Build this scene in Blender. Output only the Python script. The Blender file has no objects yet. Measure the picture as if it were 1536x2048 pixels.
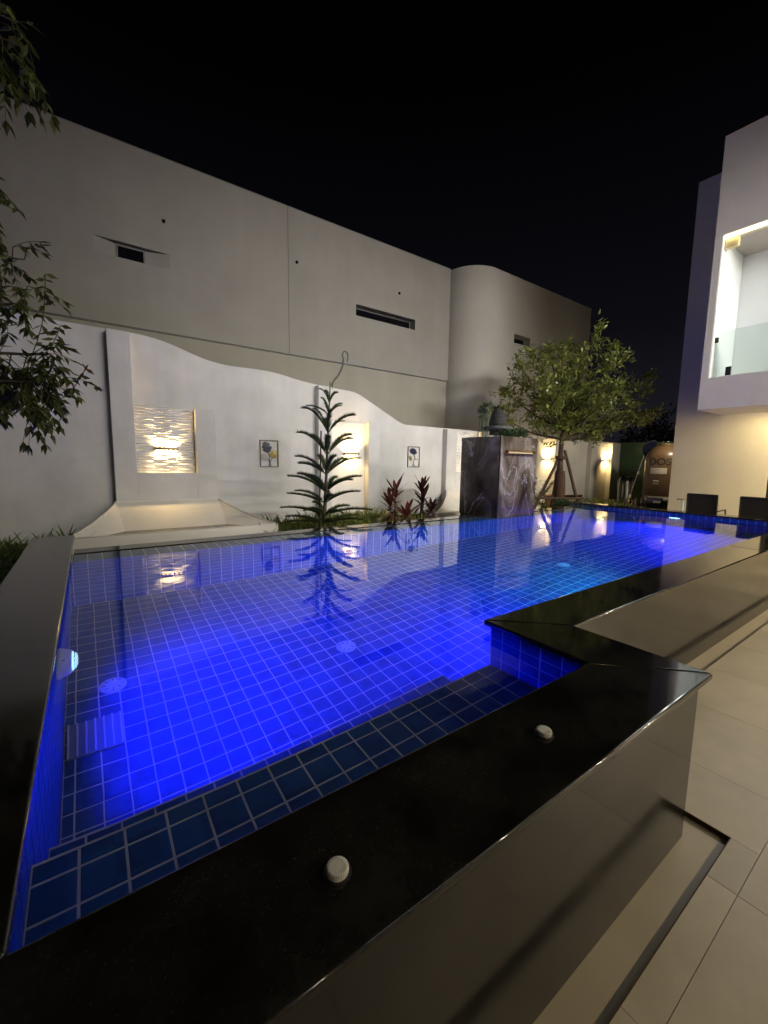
import bpy, bmesh, math, random
from mathutils import Vector, Matrix, noise
R = math.radians
sc = bpy.context.scene
col = sc.collection

# ------------------------------------------------------------------ camera
EYE = Vector((0, 0, 1.386))
cam_d = bpy.data.cameras.new('camera'); cam = bpy.data.objects.new('camera', cam_d); col.objects.link(cam)
RIGHT = Vector((0.81577608, -0.57816937, 0.01515157))
DOWN = Vector((-0.05688235, -0.10627397, -0.99270854))
FWD = Vector((0.57556389, 0.80896602, -0.11958339))
m = Matrix.Identity(4)
for i in range(3):
    m[i][0] = RIGHT[i]; m[i][1] = -DOWN[i]; m[i][2] = -FWD[i]; m[i][3] = EYE[i]
cam.matrix_world = m
cam_d.sensor_fit = 'HORIZONTAL'; cam_d.sensor_width = 36.0; cam_d.lens = 829.7 / 1536 * 36
cam_d.clip_start = 0.02; cam_d.clip_end = 2000
sc.camera = cam

# ------------------------------------------------------------------ world: night sky
w = bpy.data.worlds.new('World'); sc.world = w; w.use_nodes = True
nt = w.node_tree; nt.nodes.clear()
sky = nt.nodes.new('ShaderNodeTexSky'); sky.sky_type = 'NISHITA'; sky.sun_disc = False
sky.sun_elevation = R(-9); sky.sun_rotation = R(200); sky.dust_density = 3.0
bg = nt.nodes.new('ShaderNodeBackground'); bg.inputs['Strength'].default_value = 0.01
bg2 = nt.nodes.new('ShaderNodeBackground'); bg2.inputs['Color'].default_value = (0.0016, 0.0017, 0.0026, 1); bg2.inputs['Strength'].default_value = 1
add = nt.nodes.new('ShaderNodeAddShader'); out = nt.nodes.new('ShaderNodeOutputWorld')
tcw = nt.nodes.new('ShaderNodeTexCoord'); sepw = nt.nodes.new('ShaderNodeSeparateXYZ'); rmp = nt.nodes.new('ShaderNodeValToRGB')
rmp.color_ramp.elements[0].position = 0.0; rmp.color_ramp.elements[0].color = (0.0120, 0.0115, 0.0165, 1)
rmp.color_ramp.elements[1].position = 0.62; rmp.color_ramp.elements[1].color = (0.0004, 0.0004, 0.0006, 1)
q_ = rmp.color_ramp.elements.new(0.27); q_.color = (0.0036, 0.0036, 0.0056, 1)
nt.links.new(tcw.outputs['Generated'], sepw.inputs[0]); nt.links.new(sepw.outputs['Z'], rmp.inputs['Fac']); nt.links.new(rmp.outputs['Color'], bg2.inputs['Color'])
nt.links.new(sky.outputs[0], bg.inputs[0]); nt.links.new(bg.outputs[0], add.inputs[0]); nt.links.new(bg2.outputs[0], add.inputs[1])
nt.links.new(add.outputs[0], out.inputs['Surface'])
sc.view_settings.view_transform = 'Standard'; sc.view_settings.look = 'None'
sc.view_settings.exposure = 0; sc.view_settings.gamma = 1; sc.view_settings.use_curve_mapping = False
cy = sc.cycles
cy.use_denoising = True
cy.max_bounces = 10; cy.diffuse_bounces = 4; cy.glossy_bounces = 5; cy.transmission_bounces = 8; cy.transparent_max_bounces = 8
cy.caustics_reflective = False; cy.caustics_refractive = True
cy.sample_clamp_indirect = 12.0; cy.blur_glossy = 0.5
cy.use_light_tree = True

# ------------------------------------------------------------------ lamps of the place, and fill lamps added outside the frame (watts, colours)
P_BALC = 12; P_LED = 36; P_WALL_FILL = 205; P_SOFFIT = 85; P_DECK_FILL = 360; P_SIDE_FILL = 30
P_SCONCE = 10; P_POOL = 410; P_TEAL = 150
WARM = (1.0, 0.66, 0.26); SOFT = (1.0, 0.86, 0.66); COOL = (0.86, 1.0, 0.97); NEUT = (1.0, 0.95, 0.88)

# ------------------------------------------------------------------ materials
def mat(name, base, rough=0.6, metal=0.0, var=0.0, scale=4.0, bump=0.0, bscale=40.0, spec=0.5, emit=None, estr=0.0, var2=None, detail=4, coords='Object'):
    mt = bpy.data.materials.new(name); mt.use_nodes = True
    t = mt.node_tree; b = t.nodes['Principled BSDF']
    b.inputs['Base Color'].default_value = (*base, 1); b.inputs['Roughness'].default_value = rough
    b.inputs['Metallic'].default_value = metal; b.inputs['Specular IOR Level'].default_value = spec
    if emit:
        b.inputs['Emission Color'].default_value = (*emit, 1); b.inputs['Emission Strength'].default_value = estr
    if var or bump:
        tc = t.nodes.new('ShaderNodeTexCoord')
    if var:
        n = t.nodes.new('ShaderNodeTexNoise'); n.inputs['Scale'].default_value = scale; n.inputs['Detail'].default_value = detail
        t.links.new(tc.outputs[coords], n.inputs['Vector'])
        r = t.nodes.new('ShaderNodeValToRGB')
        c2 = var2 or tuple(max(0, c * (1 - var)) for c in base)
        c1 = tuple(min(1, c * (1 + var * 0.6)) for c in base)
        r.color_ramp.elements[0].position = 0.3; r.color_ramp.elements[0].color = (*c2, 1)
        r.color_ramp.elements[1].position = 0.7; r.color_ramp.elements[1].color = (*c1, 1)
        t.links.new(n.outputs['Fac'], r.inputs['Fac']); t.links.new(r.outputs['Color'], b.inputs['Base Color'])
    if bump:
        n2 = t.nodes.new('ShaderNodeTexNoise'); n2.inputs['Scale'].default_value = bscale; n2.inputs['Detail'].default_value = 5
        t.links.new(tc.outputs[coords], n2.inputs['Vector'])
        bp = t.nodes.new('ShaderNodeBump'); bp.inputs['Strength'].default_value = bump; bp.inputs['Distance'].default_value = 0.02
        t.links.new(n2.outputs['Fac'], bp.inputs['Height']); t.links.new(bp.outputs['Normal'], b.inputs['Normal'])
    return mt

def leaf_mat(name, c1, c2, rough=0.45, trans=0.25):
    mt = bpy.data.materials.new(name); mt.use_nodes = True
    t = mt.node_tree; b = t.nodes['Principled BSDF']
    g = t.nodes.new('ShaderNodeNewGeometry')
    r = t.nodes.new('ShaderNodeValToRGB')
    r.color_ramp.elements[0].color = (*c1, 1); r.color_ramp.elements[1].color = (*c2, 1)
    t.links.new(g.outputs['Random Per Island'], r.inputs['Fac'])
    t.links.new(r.outputs['Color'], b.inputs['Base Color']); b.inputs['Roughness'].default_value = rough
    tr = t.nodes.new('ShaderNodeBsdfTranslucent'); mx = t.nodes.new('ShaderNodeMixShader'); mx.inputs[0].default_value = trans
    t.links.new(r.outputs['Color'], tr.inputs['Color'])
    t.links.new(b.outputs[0], mx.inputs[1]); t.links.new(tr.outputs[0], mx.inputs[2])
    t.links.new(mx.outputs[0], t.nodes['Material Output'].inputs['Surface'])
    return mt

def plaster(name, base, dark, stain=0.5):
    """painted render: broad mottling, vertical weather streaks, fine grain"""
    mt = bpy.data.materials.new(name); mt.use_nodes = True
    t = mt.node_tree; b = t.nodes['Principled BSDF']; L = t.links.new
    tc = t.nodes.new('ShaderNodeTexCoord')
    n1 = t.nodes.new('ShaderNodeTexNoise'); n1.inputs['Scale'].default_value = 0.9; n1.inputs['Detail'].default_value = 6; n1.inputs['Roughness'].default_value = 0.62
    L(tc.outputs['Object'], n1.inputs['Vector'])
    mp = t.nodes.new('ShaderNodeMapping'); mp.inputs['Scale'].default_value = (3.0, 3.0, 0.25)
    L(tc.outputs['Object'], mp.inputs['Vector'])
    n2 = t.nodes.new('ShaderNodeTexNoise'); n2.inputs['Scale'].default_value = 1.5; n2.inputs['Detail'].default_value = 5
    L(mp.outputs[0], n2.inputs['Vector'])
    mu = t.nodes.new('ShaderNodeMath'); mu.operation = 'MULTIPLY_ADD'; mu.inputs[1].default_value = 0.2; 
    L(n2.outputs['Fac'], mu.inputs[0]); 
    m2 = t.nodes.new('ShaderNodeMath'); m2.operation = 'MULTIPLY'; m2.inputs[1].default_value = 0.8
    L(n1.outputs['Fac'], m2.inputs[0]); L(m2.outputs[0], mu.inputs[2])
    r = t.nodes.new('ShaderNodeValToRGB')
    r.color_ramp.elements[0].position = 0.5 - 0.2 * stain; r.color_ramp.elements[0].color = (*dark, 1)
    r.color_ramp.elements[1].position = 0.62; r.color_ramp.elements[1].color = (*base, 1)
    L(mu.outputs[0], r.inputs['Fac']); L(r.outputs['Color'], b.inputs['Base Color'])
    b.inputs['Roughness'].default_value = 0.75
    n3 = t.nodes.new('ShaderNodeTexNoise'); n3.inputs['Scale'].default_value = 60; n3.inputs['Detail'].default_value = 4
    L(tc.outputs['Object'], n3.inputs['Vector'])
    bp = t.nodes.new('ShaderNodeBump'); bp.inputs['Strength'].default_value = 0.12; bp.inputs['Distance'].default_value = 0.01
    L(n3.outputs['Fac'], bp.inputs['Height']); L(bp.outputs['Normal'], b.inputs['Normal'])
    return mt

def tile_mat(name, base, c2):
    mt = bpy.data.materials.new(name); mt.use_nodes = True
    t = mt.node_tree; b = t.nodes['Principled BSDF']; L = t.links.new
    g = t.nodes.new('ShaderNodeNewGeometry'); tc = t.nodes.new('ShaderNodeTexCoord')
    # per-tile glaze shift: the position of each 10 cm tile picks its tone
    sn = t.nodes.new('ShaderNodeVectorMath'); sn.operation = 'SNAP'; sn.inputs[1].default_value = (0.1, 0.1, 0.1)
    wn = t.nodes.new('ShaderNodeTexWhiteNoise'); L(g.outputs['Position'], sn.inputs[0]); L(sn.outputs[0], wn.inputs['Vector'])
    n = t.nodes.new('ShaderNodeTexNoise'); n.inputs['Scale'].default_value = 18; n.inputs['Detail'].default_value = 4
    L(g.outputs['Position'], n.inputs['Vector'])
    ad = t.nodes.new('ShaderNodeMath'); ad.operation = 'MULTIPLY_ADD'; ad.inputs[1].default_value = 0.45
    L(wn.outputs['Value'], ad.inputs[0]); L(n.outputs['Fac'], ad.inputs[2])
    r = t.nodes.new('ShaderNodeValToRGB'); r.color_ramp.elements[0].position = 0.3; r.color_ramp.elements[1].position = 0.95
    r.color_ramp.elements[0].color = (*base, 1); r.color_ramp.elements[1].color = (*c2, 1)
    L(ad.outputs[0], r.inputs['Fac']); L(r.outputs['Color'], b.inputs['Base Color'])
    b.inputs['Roughness'].default_value = 0.38
    return mt

def marble(name):
    mt = bpy.data.materials.new(name); mt.use_nodes = True
    t = mt.node_tree; b = t.nodes['Principled BSDF']; L = t.links.new
    tc = t.nodes.new('ShaderNodeTexCoord')
    mp = t.nodes.new('ShaderNodeMapping'); mp.inputs['Rotation'].default_value = (0.5, 0.4, 0.6); mp.inputs['Scale'].default_value = (1.2, 1.2, 0.8)
    L(tc.outputs['Object'], mp.inputs['Vector'])
    n1 = t.nodes.new('ShaderNodeTexNoise'); n1.inputs['Scale'].default_value = 2.0; n1.inputs['Detail'].default_value = 9; n1.inputs['Roughness'].default_value = 0.6; n1.inputs['Distortion'].default_value = 0.7
    L(mp.outputs[0], n1.inputs['Vector'])
    r1 = t.nodes.new('ShaderNodeValToRGB'); e = r1.color_ramp.elements
    e[0].position = 0.36; e[0].color = (0.026, 0.018, 0.012, 1); e[1].position = 0.72; e[1].color = (0.34, 0.32, 0.30, 1)
    q = r1.color_ramp.elements.new(0.5); q.color = (0.075, 0.058, 0.044, 1); q = r1.color_ramp.elements.new(0.58); q.color = (0.15, 0.125, 0.10, 1)
    L(n1.outputs['Fac'], r1.inputs['Fac'])
    n2 = t.nodes.new('ShaderNodeTexNoise'); n2.inputs['Scale'].default_value = 1.2; n2.inputs['Detail'].default_value = 8; n2.inputs['Distortion'].default_value = 0.9
    mp2 = t.nodes.new('ShaderNodeMapping'); mp2.inputs['Location'].default_value = (7, 3, 1); mp2.inputs['Scale'].default_value = (1.6, 1.6, 0.7)
    L(tc.outputs['Object'], mp2.inputs['Vector']); L(mp2.outputs[0], n2.inputs['Vector'])
    s = t.nodes.new('ShaderNodeMath'); s.operation = 'SUBTRACT'; s.inputs[1].default_value = 0.5; L(n2.outputs['Fac'], s.inputs[0])
    a = t.nodes.new('ShaderNodeMath'); a.operation = 'ABSOLUTE'; L(s.outputs[0], a.inputs[0])
    r2 = t.nodes.new('ShaderNodeValToRGB'); r2.color_ramp.elements[0].color = (1, 1, 1, 1); r2.color_ramp.elements[1].color = (0, 0, 0, 1); r2.color_ramp.elements[1].position = 0.007
    L(a.outputs[0], r2.inputs['Fac'])
    mx = t.nodes.new('ShaderNodeMixRGB'); mx.inputs[2].default_value = (0.5, 0.49, 0.48, 1)
    mm = t.nodes.new('ShaderNodeMath'); mm.operation = 'MULTIPLY'; mm.inputs[1].default_value = 0.65; L(r2.outputs['Color'], mm.inputs[0])
    L(mm.outputs[0], mx.inputs[0]); L(r1.outputs['Color'], mx.inputs[1]); L(mx.outputs[0], b.inputs['Base Color'])
    b.inputs['Roughness'].default_value = 0.12
    return mt

def granite(name, base, rough, vein=0.5):
    """polished black stone: faint cloud, smudged gloss"""
    mt = bpy.data.materials.new(name); mt.use_nodes = True
    t = mt.node_tree; b = t.nodes['Principled BSDF']; L = t.links.new
    tc = t.nodes.new('ShaderNodeTexCoord')
    n = t.nodes.new('ShaderNodeTexNoise'); n.inputs['Scale'].default_value = 5; n.inputs['Detail'].default_value = 8; n.inputs['Roughness'].default_value = 0.65
    L(tc.outputs['Object'], n.inputs['Vector'])
    r = t.nodes.new('ShaderNodeValToRGB'); e = r.color_ramp.elements
    e[0].position = 0.4; e[0].color = (*[c * 0.6 for c in base], 1); e[1].position = 0.75; e[1].color = (*[c * (1 + 2 * vein) for c in base], 1)
    L(n.outputs['Fac'], r.inputs['Fac']); L(r.outputs['Color'], b.inputs['Base Color'])
    sp = t.nodes.new('ShaderNodeTexNoise'); sp.inputs['Scale'].default_value = 170; sp.inputs['Detail'].default_value = 2
    L(tc.outputs['Object'], sp.inputs['Vector'])
    sr = t.nodes.new('ShaderNodeValToRGB'); sr.color_ramp.elements[0].position = 0.60; sr.color_ramp.elements[1].position = 0.78; sr.color_ramp.elements[1].color = (0.12, 0.11, 0.095, 1); sr.color_ramp.elements[0].color = (0, 0, 0, 1)
    L(sp.outputs['Fac'], sr.inputs['Fac'])
    am = t.nodes.new('ShaderNodeMixRGB'); am.blend_type = 'ADD'; am.inputs[0].default_value = 0.16 * vein
    L(r.outputs['Color'], am.inputs[1]); L(sr.outputs['Color'], am.inputs[2]); L(am.outputs[0], b.inputs['Base Color'])
    n2 = t.nodes.new('ShaderNodeTexNoise'); n2.inputs['Scale'].default_value = 3.2; n2.inputs['Detail'].default_value = 9; n2.inputs['Roughness'].default_value = 0.7
    L(tc.outputs['Object'], n2.inputs['Vector'])
    mr = t.nodes.new('ShaderNodeMapRange'); mr.inputs['From Min'].default_value = 0.35; mr.inputs['From Max'].default_value = 0.75
    mr.inputs['To Min'].default_value = rough; mr.inputs['To Max'].default_value = rough * 3.2
    L(n2.outputs['Fac'], mr.inputs['Value']); L(mr.outputs[0], b.inputs['Roughness'])
    return mt

def emis(name, c, s):
    return mat(name, (0.8, 0.8, 0.8), emit=c, estr=s)

M = {}
M['soil'] = mat('soil', (0.035, 0.028, 0.02), 0.95, var=0.5, scale=9, bump=0.8, bscale=20)
M['ground'] = mat('ground', (0.03, 0.03, 0.027), 0.95, var=0.4, scale=2, bump=0.5, bscale=8)
M['wall'] = plaster('garden_wall_paint', (0.74, 0.73, 0.71), (0.55, 0.54, 0.51), 0.8)
M['neigh'] = plaster('neighbour_render', (0.325, 0.31, 0.28), (0.285, 0.27, 0.24), 0.6)
M['neighwing_lit'] = plaster('neighbour_wing_render_lit', (0.47, 0.445, 0.40), (0.43, 0.405, 0.36), 0.5)  # same render as the main wall, lightened for the light falling on it
M['neigh2'] = plaster('neighbour_render_lower', (0.345, 0.33, 0.28), (0.305, 0.29, 0.24), 0.6)
M['house'] = plaster('villa_paint', (0.70, 0.67, 0.64), (0.64, 0.61, 0.58), 0.3)
M['white'] = mat('white_paint', (0.78, 0.77, 0.74), 0.5, var=0.05, scale=2)
M['hopper'] = mat('cream_white_render', (0.76, 0.73, 0.66), 0.55, var=0.08, scale=3, bump=0.05, bscale=60)
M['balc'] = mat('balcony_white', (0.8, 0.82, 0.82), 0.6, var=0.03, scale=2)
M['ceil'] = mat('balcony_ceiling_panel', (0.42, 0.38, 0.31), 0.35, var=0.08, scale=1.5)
M['grout'] = mat('pool_grout', (0.72, 0.66, 0.60), 0.85, var=0.16, scale=5)
M['tile'] = tile_mat('pool_tile', (0.006, 0.050, 0.17), (0.016, 0.105, 0.29))
M['stone'] = granite('black_granite', (0.012, 0.011, 0.009), 0.045, 0.7)
M['clad'] = granite('dark_polished_cladding', (0.022, 0.020, 0.017), 0.07, 0.15)
M['deck'] = mat('deck_porcelain', (0.44, 0.38, 0.285), 0.32, var=0.13, scale=2.2, bump=0.02, bscale=90, detail=7)
def deck_mat():
    mt = M['deck']; t = mt.node_tree; b = t.nodes['Principled BSDF']; L = t.links.new
    src = b.inputs['Base Color'].links[0].from_socket
    oi = t.nodes.new('ShaderNodeObjectInfo'); g = t.nodes.new('ShaderNodeNewGeometry')
    mr = t.nodes.new('ShaderNodeMapRange'); mr.inputs['To Min'].default_value = 0.88; mr.inputs['To Max'].default_value = 1.08; L(oi.outputs['Random'], mr.inputs['Value'])
    n = t.nodes.new('ShaderNodeTexNoise'); n.inputs['Scale'].default_value = 1.7; n.inputs['Detail'].default_value = 9; n.inputs['Roughness'].default_value = 0.68; L(g.outputs['Position'], n.inputs['Vector'])
    m2 = t.nodes.new('ShaderNodeMapRange'); m2.inputs['From Min'].default_value = 0.3; m2.inputs['From Max'].default_value = 0.7; m2.inputs['To Min'].default_value = 0.78; m2.inputs['To Max'].default_value = 1.08; L(n.outputs['Fac'], m2.inputs['Value'])
    mu = t.nodes.new('ShaderNodeMath'); mu.operation = 'MULTIPLY'; L(mr.outputs[0], mu.inputs[0]); L(m2.outputs[0], mu.inputs[1])
    mx = t.nodes.new('ShaderNodeVectorMath'); mx.operation = 'SCALE'; L(src, mx.inputs[0]); L(mu.outputs[0], mx.inputs['Scale']); L(mx.outputs[0], b.inputs['Base Color'])
    m3 = t.nodes.new('ShaderNodeMapRange'); m3.inputs['To Min'].default_value = 0.22; m3.inputs['To Max'].default_value = 0.5; L(n.outputs['Fac'], m3.inputs['Value']); L(m3.outputs[0], b.inputs['Roughness'])
deck_mat()
M['deckbase'] = mat('deck_joint', (0.30, 0.25, 0.175), 0.9)
M['gutter'] = mat('gutter_tile', (0.38, 0.32, 0.225), 0.35, var=0.12, scale=3)
M['darkedge'] = mat('gutter_edge_grout', (0.075, 0.05, 0.03), 1.0, spec=0.05)
M['marble'] = marble('dark_veined_marble')
M['steel'] = mat('stainless_steel', (0.62, 0.62, 0.62), 0.22, 1.0)
M['black'] = mat('black_powder_coat', (0.012, 0.012, 0.013), 0.45)
M['sling'] = mat('black_sling_fabric', (0.014, 0.013, 0.013), 0.8, bump=0.3, bscale=300)
M['plastic'] = mat('white_plastic', (0.78, 0.76, 0.68), 0.4)
M['poolplastic'] = mat('pool_fitting_plastic', (0.6, 0.66, 0.7), 0.45)
M['grillebase'] = mat('grille_plastic', (0.22, 0.25, 0.28), 0.5)
M['gold'] = mat('bronze_lamp_metal', (0.30, 0.20, 0.09), 0.35, 0.8)
M['lampwhite'] = mat('lamp_body_cream', (0.7, 0.6, 0.42), 0.4)
M['warm_lens'] = emis('warm_lens', (1.0, 0.82, 0.5), 14)
M['led'] = emis('led_strip', (1.0, 0.86, 0.55), 5)
M['cool_lens'] = emis('cool_lens', (0.9, 1.0, 0.97), 8)
M['blue_lens'] = emis('blue_lens', (0.45, 0.92, 1.0), 1.15)
M['blue_lens2'] = emis('blue_lens_far', (0.3, 0.6, 1.0), 7)
M['teal_lens'] = emis('teal_lens', (0.1, 0.9, 0.9), 3)
M['glassdark'] = mat('dark_window_glass', (0.006, 0.006, 0.008), 0.06)
M['framegrey'] = mat('window_frame_grey', (0.16, 0.16, 0.17), 0.5)
M['bark'] = mat('bark', (0.055, 0.036, 0.023), 0.9, var=0.5, scale=14, bump=0.7, bscale=30)
M['twig'] = mat('twig_bark', (0.10, 0.075, 0.05), 0.85, var=0.3, scale=20)
M['stake'] = mat('stake_wood', (0.055, 0.03, 0.018), 0.85, var=0.4, scale=12, bump=0.4)
M['burlap'] = mat('burlap_wrap', (0.06, 0.03, 0.018), 0.95, var=0.35, scale=25, bump=0.6, bscale=80)
M['pot'] = mat('dark_stone_pot', (0.028, 0.026, 0.025), 0.8, var=0.3, scale=15, bump=0.5, bscale=50)
M['disc'] = mat('grey_stone_disc', (0.11, 0.115, 0.105), 0.85, var=0.3, scale=12, bump=0.4)
M['terracotta'] = mat('terracotta', (0.45, 0.2, 0.1), 0.85, var=0.2, scale=8)
M['pebble'] = mat('white_pebble', (0.7, 0.68, 0.62), 0.7, var=0.15, scale=10)
M['tank'] = mat('brown_tank_plastic', (0.11, 0.068, 0.034), 0.35, var=0.1, scale=3)
M['ink'] = mat('dark_brown_print', (0.02, 0.012, 0.006), 0.6)
M['sticker'] = mat('pale_sticker', (0.55, 0.5, 0.4), 0.5)
M['stickerline'] = mat('sticker_rows', (0.34, 0.29, 0.21), 0.6)
M['green'] = mat('green_sheet', (0.065, 0.12, 0.055), 0.6, var=0.25, scale=3)
M['net'] = mat('navy_net', (0.003, 0.004, 0.012), 1.0, spec=0.1)
M['navy'] = mat('navy_plastic', (0.015, 0.02, 0.05), 0.45)
M['brass'] = mat('brass', (0.75, 0.5, 0.16), 0.3, 1.0)
M['hose'] = mat('pale_blue_pipe', (0.45, 0.6, 0.68), 0.4)
M['pine'] = leaf_mat('pine_needles', (0.03, 0.055, 0.018), (0.12, 0.16, 0.05), 0.6, 0.2)
M['treeleaf'] = leaf_mat('tree_leaves', (0.08, 0.105, 0.022), (0.29, 0.32, 0.08), 0.32, 0.3)
M['leftleaf'] = leaf_mat('overhanging_leaves', (0.045, 0.062, 0.012), (0.14, 0.155, 0.04), 0.5, 0.3)
M['leafred'] = leaf_mat('young_red_leaves', (0.14, 0.06, 0.03), (0.2, 0.09, 0.04), 0.5, 0.3)
M['cordred'] = leaf_mat('cordyline_red', (0.06, 0.014, 0.015), (0.17, 0.045, 0.035), 0.4, 0.2)
M['corddark'] = leaf_mat('cordyline_dark', (0.03, 0.012, 0.016), (0.09, 0.02, 0.025), 0.4, 0.15)
M['lime'] = leaf_mat('lime_blades', (0.09, 0.12, 0.02), (0.22, 0.26, 0.05), 0.5, 0.3)
M['grassg'] = leaf_mat('green_blades', (0.03, 0.06, 0.015), (0.08, 0.12, 0.03), 0.5, 0.25)
M['papy'] = leaf_mat('papyrus', (0.03, 0.075, 0.035), (0.07, 0.13, 0.06), 0.6, 0.2)
M['shrub'] = leaf_mat('shrub_leaves', (0.02, 0.05, 0.018), (0.05, 0.095, 0.03), 0.5, 0.2)
M['artnavy'] = mat('navy_enamel', (0.012, 0.016, 0.05), 0.4)
M['artgold'] = mat('gold_enamel', (0.28, 0.21, 0.07), 0.4, 0.4)
M['artgrey'] = mat('pale_enamel', (0.4, 0.38, 0.33), 0.5)
M['artframe'] = mat('art_frame_bronze', (0.13, 0.105, 0.06), 0.5, 0.3)
M['hookmetal'] = mat('weathered_rod', (0.11, 0.12, 0.11), 0.6, 0.3)
M['darktree'] = leaf_mat('night_leaves', (0.02, 0.025, 0.012), (0.035, 0.04, 0.02), 0.7, 0.1)

def glass_mat(name, tint, rough=0.0):
    mt = bpy.data.materials.new(name); mt.use_nodes = True
    t = mt.node_tree; t.nodes.remove(t.nodes['Principled BSDF']); L = t.links.new
    tr = t.nodes.new('ShaderNodeBsdfTransparent'); tr.inputs['Color'].default_value = (*tint, 1)
    gl = t.nodes.new('ShaderNodeBsdfGlossy'); gl.inputs['Roughness'].default_value = rough
    fr = t.nodes.new('ShaderNodeFresnel'); fr.inputs['IOR'].default_value = 1.45
    mx = t.nodes.new('ShaderNodeMixShader'); L(fr.outputs[0], mx.inputs[0]); L(tr.outputs[0], mx.inputs[1]); L(gl.outputs[0], mx.inputs[2])
    L(mx.outputs[0], t.nodes['Material Output'].inputs['Surface'])
    return mt
M['balglass'] = glass_mat('balustrade_glass', (0.915, 0.955, 0.93))

def water_mat():
    mt = bpy.data.materials.new('pool_water'); mt.use_nodes = True
    t = mt.node_tree; t.nodes.remove(t.nodes['Principled BSDF']); L = t.links.new
    g = t.nodes.new('ShaderNodeBsdfGlass'); g.inputs['IOR'].default_value = 1.333; g.inputs['Roughness'].default_value = 0.0
    g.inputs['Color'].default_value = (0.93, 0.98, 1.0, 1)
    tc = t.nodes.new('ShaderNodeTexCoord')
    n = t.nodes.new('ShaderNodeTexNoise'); n.inputs['Scale'].default_value = 2.2; n.inputs['Detail'].default_value = 3
    L(tc.outputs['Object'], n.inputs['Vector'])
    bp = t.nodes.new('ShaderNodeBump'); bp.inputs['Strength'].default_value = 0.16; bp.inputs['Distance'].default_value = 0.01
    L(n.outputs['Fac'], bp.inputs['Height']); L(bp.outputs['Normal'], g.inputs['Normal'])
    L(g.outputs[0], t.nodes['Material Output'].inputs['Surface'])
    return mt
M['water'] = water_mat()

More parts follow.
